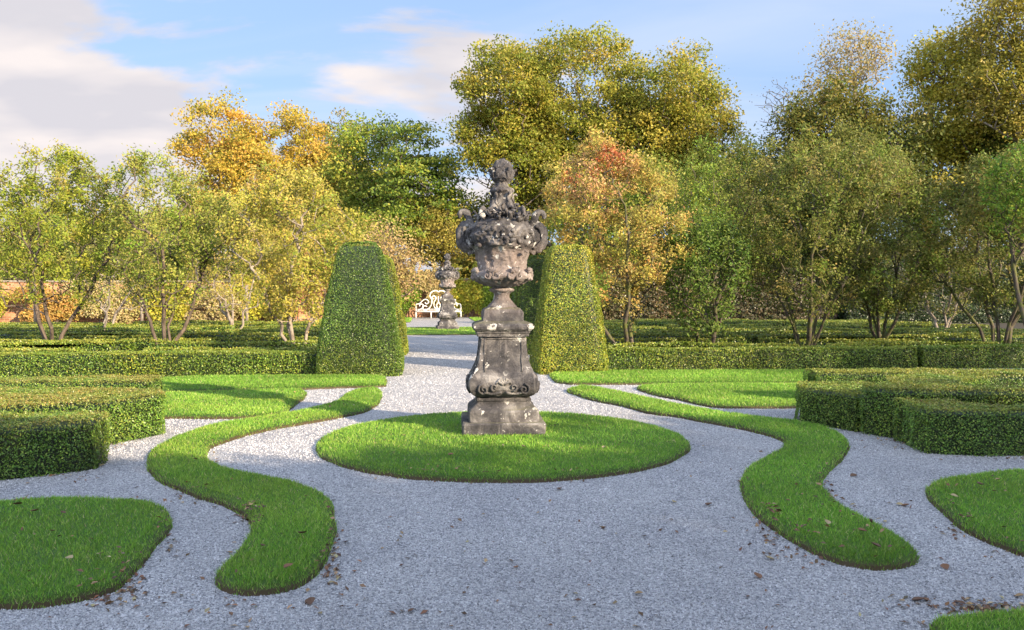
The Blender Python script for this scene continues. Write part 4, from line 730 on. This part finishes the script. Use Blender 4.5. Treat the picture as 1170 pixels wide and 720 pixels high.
big_tree('tall_tree', 46, [(1165, 200, 60, 60)], [(0.08, 0.12, 0.02), (0.14, 0.16, 0.02)], [1, 1], 9000, 'dark green tree under the yellow ones at the right edge', seed=14, leaf=0.24)
big_tree('tall_tree', 54, [(855, 215, 40, 42)], GR2, [3, 2, 3, 1], 7000, 'green tree filling the gap right of the central group', seed=15, leaf=0.24)
big_tree('tall_tree', 60, [(505, 268, 40, 34)], [(0.42, 0.36, 0.07), (0.34, 0.30, 0.06), (0.26, 0.22, 0.05)], [1, 1, 1], 8000, 'rounded pale yellow small-crowned tree right above the distant urn', seed=16, leaf=0.22, trunk_px=505)
big_tree('tall_tree', 51, [(440, 300, 24, 44), (462, 312, 18, 28)], [(0.44, 0.28, 0.15), (0.42, 0.34, 0.14), (0.50, 0.40, 0.14)], [2, 2, 2], 3000, 'russet-brown small-crowned tree between the left topiary and the distant urn', seed=22, leaf=0.2, trunk_px=448)
big_tree('tall_tree', 62, [(580, 265, 50, 40)], CHN, [2, 3, 2, 3, 1], 8000, 'olive tree directly behind the near urn', seed=17, leaf=0.24)
big_tree('tall_tree', 52, [(20, 285, 60, 45), (90, 290, 60, 45), (170, 285, 70, 50)], OLV, [3, 3, 2, 2, 1], 20000, 'low green spreading tree behind the brick wall at the left', seed=18, leaf=0.22, trunk_px=100)
big_tree('tall_tree', 56, [(260, 285, 60, 60), (330, 290, 70, 55), (400, 295, 50, 45)], YEL, [2, 2, 3, 2, 2], 20000, 'low yellow spreading tree behind the wall, below the golden trees', seed=19, leaf=0.22)
big_tree('tall_tree', 50, [(690, 270, 60, 65), (760, 260, 70, 65), (840, 280, 60, 60)], GR2, [3, 3, 2, 1], 24000, 'low dark green tree behind the red-topped tree', seed=20, leaf=0.22)
big_tree('tall_tree', 50, [(920, 280, 60, 60), (1000, 270, 60, 60), (1090, 270, 70, 70), (1170, 280, 60, 60)], DKG+[(0.14, 0.12, 0.03)], [3, 3, 3, 2], 30000, 'low dark tree behind the shaded wall on the right', seed=21, leaf=0.22)

def far_wood():
    rng = np.random.default_rng(3); n = 60000; x = rng.uniform(-75, 75, n); y = 92+rng.uniform(-4, 4, n)+0.0*x; top = 6.3+1.3*vnoise(np.c_[x], 0.25, 1)+0.8*vnoise(np.c_[x], 0.9, 2); z = top*rng.uniform(0, 1, n)**0.7
    p = np.c_[x, y-3*np.sqrt(np.clip(z/top, 0, 1))*0, z]; c = pal([(0.13, 0.15, 0.03), (0.22, 0.20, 0.04), (0.28, 0.20, 0.05)], [3, 2, 1], n, rng)
    mb = MB(); leaves(mb, p, np.tile([0, -0.6, 0.6], (n, 1)), 0.75, c, rng, 0.7, 0.8); tag(mb.build('far_wood', M_LEAF), 'low band of mixed autumn woodland far behind the garden wall', 'woodland', kind='stuff')
far_wood()
# ------------------------------------------------------------------ shrubs and climbers at the walls
def shrub(name, u, v, wd, dp, h, cols, wts, n, label, leaf=0.12, cat='shrub', group='autumn shrubs and climbers along the garden wall', seed=0, z0=0.0, stems=7):
    rng = np.random.default_rng(1500+seed); root = empty(name, (*g(u, v), 0), AX)
    L_ = [(rng.uniform(-.6, .6)*wd, rng.uniform(-.3, .3)*dp, z0+rng.uniform(0.2, 0.85)*(h-z0), wd*rng.uniform(.2, .42), dp*rng.uniform(.4, .6), (h-z0)*rng.uniform(.15, .32)) for _ in range(14)]
    p = in_lobes(rng, L_, n, 0.3); p = p[p[:, 2] > 0.02]; n = len(p); c = pal(cols, wts, n, rng); cl = pal(cols, wts, 14, rng); nz = (vnoise(p, 2.2, seed)*7+7).astype(int) % 14; c = c*0.5+cl[nz]*0.5
    mw = MB()
    for q in range(stems):
        l = L_[q % 14]; tube(mw, spline([(l[0]*0.3, 0, -0.02), (l[0]*0.6, l[1]*.5, l[2]*0.5), (l[0], l[1], l[2]+l[5]*.7)], 4), np.linspace(0.035, 0.008, 9), 5)
    mw.build('stem', M_BARK, root); ml = MB(); leaves(ml, p, np.tile([0.1, -0.5, 0.6], (n, 1)), leaf, c, rng, 0.65, 0.9); ml.build('foliage', M_LEAF, root); tag(root, label, cat, group)
SH = [('orange', [(0.58, 0.36, 0.10), (0.50, 0.30, 0.09), (0.52, 0.42, 0.12)]), ('yellow-green', [(0.50, 0.46, 0.06), (0.34, 0.40, 0.05), (0.60, 0.50, 0.08)]), ('russet', [(0.46, 0.24, 0.12), (0.38, 0.20, 0.10), (0.48, 0.32, 0.14)]), ('green', [(0.18, 0.30, 0.04), (0.28, 0.38, 0.05), (0.12, 0.20, 0.03)]), ('pale straw', [(0.60, 0.50, 0.26), (0.52, 0.42, 0.20), (0.42, 0.40, 0.12)])]
seq = [(-30, 4, 1.8), (-26.5, 4, 2.0), (-22.8, 1, 2.5), (-19.5, 0, 1.9), (-16.8, 4, 2.4), (-14.1, 1, 2.3), (-11.4, 4, 1.9), (-8.9, 1, 2.7)]
PLC = ['farthest left', 'second from the left end', 'third from the left end', 'fourth from the left end', 'fifth from the left end', 'sixth from the left end', 'seventh from the left end', 'last before the bench recess']
for i, (u, ci, h) in enumerate(seq): shrub('shrub', u, 33.2, 2.1, 0.65, h, SH[ci][1], [2, 2, 1], 7000, '%s shrub against the left brick wall, %s' % (SH[ci][0], PLC[i]), seed=i)
seq = [(-6.6, 2, 3.6, 'at the left corner of the bench recess'), (-4.6, 1, 3.1, 'left of the white bench'), (-2.5, 3, 3.0, 'just behind the left end of the bench'), (-0.3, 4, 3.2, 'straight behind the bench'), (1.7, 1, 3.3, 'just behind the right end of the bench'), (3.8, 3, 3.0, 'right of the white bench'), (6.0, 2, 3.2, 'at the right corner of the bench recess')]
for i, (u, ci, h, wh) in enumerate(seq): shrub('climber', u, 44.9, 1.45, 0.45, h, SH[ci][1], [2, 2, 1], 9000, '%s climber on the brick wall %s' % (SH[ci][0], wh), cat='climber', seed=20+i)
shrub('shrub', -6.4, 31.5, 1.3, 1.0, 3.4, SH[2][1], [2, 2, 1], 5200, 'tall russet shrub between the left topiary and the white bench', seed=31)
shrub('shrub', 6.9, 31.0, 1.6, 1.2, 3.0, SH[3][1], [2, 2, 1], 5200, 'tall green shrub behind the right topiary, before the wall', seed=32)
shrub('shrub', 16.2, 33.2, 0.5, 0.4, 2.2, SH[0][1], [2, 2, 1], 1200, 'small glowing orange shrub seen between the mossy stems on the right', seed=33)
BEECH = [(0.08, 0.065, 0.03), (0.11, 0.085, 0.04), (0.06, 0.07, 0.025), (0.08, 0.095, 0.025)]
hedge('tall_hedge', [g(8.2, 32.3), g(20.8, 32.3), g(20.8, 33.7), g(8.2, 33.7)], 2.9, 0.12, 650, 'tall brown beech hedge in shade behind the right parterre', group=None, side=BEECH, seed=90, amp=0.12)
hedge('tall_hedge', [g(21.0, 31.6), g(33, 31.6), g(33, 33.5), g(21.0, 33.5)], 3.3, 0.10, 650, 'tall dark green yew hedge at the far right of the parterre', group=None, side=[(0.02, 0.04, 0.012), (0.03, 0.055, 0.014)], seed=91, amp=0.08, sidew=[1, 1])
# wooden posts against the left wall
for i, (px, wh) in enumerate([(162, 'right of the thin olive tree'), (40, 'behind the trunk of the far left tree'), (282, 'beside the yellowish tree farther back')]):
    mb = MB(); d = 38.0; tube(mb, [(0, 0, 0), (0, 0, 1.1), (0, 0, 2.0)], 0.07, 8); o = mb.build('support_post', M_PALEBARK); o.location = (X(px, d), d, 0); tag(o, 'pale support post before the brick wall, '+wh, 'post', 'pale posts by the left wall')

# ------------------------------------------------------------------ unseen clipped limes behind the viewer and tall trees at the right, added to cast the shade
def screen_tree(name, x, y, w_, dpt, z0, h, n, label, leaf=0.34, seed=0, group='unseen clipped trees added behind the viewer for shade'):
    rng = np.random.default_rng(2000+seed); root = empty(name, (x, y, 0)); mw = MB(); tube(mw, [(0, 0, 0), (0, 0, z0*.6), (0, 0, z0+1), (0, 0, h*0.8)], np.array([.25, .2, .17, .06]), 8); mw.build('trunk', M_BARK, root)
    p = rng.uniform(-1, 1, (n, 3))*[w_/2, dpt/2, (h-z0)/2]+[0, 0, (h+z0)/2]; p += np.stack([vnoise(p, 1.5, 1), vnoise(p, 1.5, 2), vnoise(p, 1.5, 3)], 1)*0.12
    ml = MB(); leaves(ml, p, np.tile([0, 0, 1.], (n, 1)), leaf, pal(GR2, [3, 2, 2, 1], n, rng), rng); ml.build('crown', M_LEAF, root); tag(root, label, 'tree', group)
SCR = ['first', 'second', 'third', 'fourth', 'fifth', 'sixth', 'seventh', 'eighth', 'ninth', 'tenth']
for i in range(10): screen_tree('clipped_shade_tree', -9+i*4.6, -7.5, 4.75, 3.0, 2.0, 8.35 if i < 7 else 9.65, 11000, 'unseen box-clipped lime tree added behind the viewer for shade, %s in its row from the left' % SCR[i], seed=i)
for i, (x, y, h) in enumerate([(28.5, 14, 12), (39, -7.5, 15.5), (44.5, -7.5, 15.5)]): screen_tree('shade_tree', x, y, 5.2, 5, 2.5, h, 6000, 'unseen broad tree added for shade outside the right side of the garden, %s from the viewer' % SCR[i], seed=20+i, group='unseen trees added for shade outside the right side')

# ------------------------------------------------------------------ fallen leaves
DRY = [(0.20, 0.10, 0.05), (0.13, 0.07, 0.04), (0.30, 0.20, 0.10), (0.38, 0.30, 0.16)]
def leafshape(s, c, rng):
    mb = MB(); n = 10; t = np.linspace(-1, 1, 6); w_ = np.array([0, .32, .45, .42, .25, 0])*s; V = []; curl = rng.uniform(0.1, 0.45)*s
    for a, b in zip(t, w_): 
        for k_ in (-1, 0, 1): V.append((a*s*0.6, k_*b, 0.004+abs(k_)*b*0.5+curl*a*a*0.6+0.0))
    f = [(i*3+k_, (i+1)*3+k_, (i+1)*3+k_+1, i*3+k_+1) for i in range(5) for k_ in (0, 1)]; mb.add(V, f, c, False); return mb
rng = np.random.default_rng(77)
prot = []
for i in range(6): o = leafshape(0.030+0.006*i, DRY[i % 4], rng).build('fallen_leaf', M_DRY); prot.append(o)
def bedz(q):
    for P in BEDS.values():
        if inside(P, np.array([q]))[0]: return 0.082
    return 0.004
spots = [(516,604),(690,605),(688,604),(770,575),(845,552),(810,578),(60,622),(72,600),(105,632),(115,650),(40,598),(20,590),(150,571),(145,573),(262,633),(80,655),(330,665),(345,625),(350,580),(300,640),(598,520),(690,521),(515,530),(1120,566),(1136,574),(1107,605),(1140,560),(1090,580),(865,660),(1050,688),(1058,687),(1098,691),(1165,683),(1028,578),(1035,579),(975,545),(900,585),(920,541),(935,566),(945,612),(985,622),(1000,640),(405,655),(395,621),(200,560),(117,533),(122,520),(355,690),(590,650),(470,700),(730,680),(880,640),(1080,650),(640,560),(455,470)]
for i, (px, py) in enumerate(spots):
    q = at(px, py); o = prot[i] if i < 6 else prot[i % 6].copy()
    if i >= 6: COL.objects.link(o)
    z_ = bedz(q); o.location = (q[0], q[1], z_); o.rotation_euler = (rng.uniform(-.3, .3), rng.uniform(-.3, .3), rng.uniform(0, 6.28)); o.scale = (1, 1, 1)
    tag(o, 'dry brown leaf lying loose on the grass' if z_ > 0.01 else 'dry brown leaf lying loose on the gravel', 'leaf', 'single leaves fallen on the grass' if z_ > 0.01 else 'single leaves fallen on the gravel')
# litter collected along the rims of the beds and hedge feet
mb = MB(); P_ = []
for (px, py, n_, sx, sy) in [(283,592,45,10,6),(296,603,10,6,6),(382,630,55,5,24),(375,655,30,7,7),(150,668,60,16,14),(120,686,30,20,5),(190,625,20,8,12),(1130,697,110,40,5),(905,628,60,30,14),(880,605,35,10,12),(870,595,20,8,10),(945,560,25,6,16),(960,587,20,14,10),(1095,606,25,12,9),(1150,634,15,12,5),(245,522,15,5,8),(560,551,18,30,2),(500,547,18,40,3),(650,547,10,30,3),(130,510,30,16,3),(60,545,25,50,5),(1015,502,30,14,3),(1030,508,20,8,4),(1160,524,20,20,2),(215,570,20,30,6),(400,470,10,20,4),(340,485,12,30,3),(1000,608,15,12,8),(300,690,20,80,10),(1080,690,40,60,8),(620,690,8,250,20),(700,600,8,150,50)]:
    a = rng.normal(size=(n_, 2))*[sx, sy]*0.8+[px, py]; P_ += [at(*q) for q in a]
P_ += [at(rng.uniform(0, 1170), rng.uniform(450, 720)) for _ in range(260)]
P_ = np.array([(*q, bedz(q)*0.95+0.004) for q in P_]); n_ = len(P_); leaves(mb, P_, np.tile([0, 0, 1.], (n_, 1)), 0.034, pal(DRY, [3, 3, 2, 1], n_, rng, 0.25), rng, 0.6, 0.35)
tag(mb.build('leaf_litter', M_DRY), 'thin drifts of brown leaf litter along the rims of the grass beds', 'leaf litter', kind='stuff')
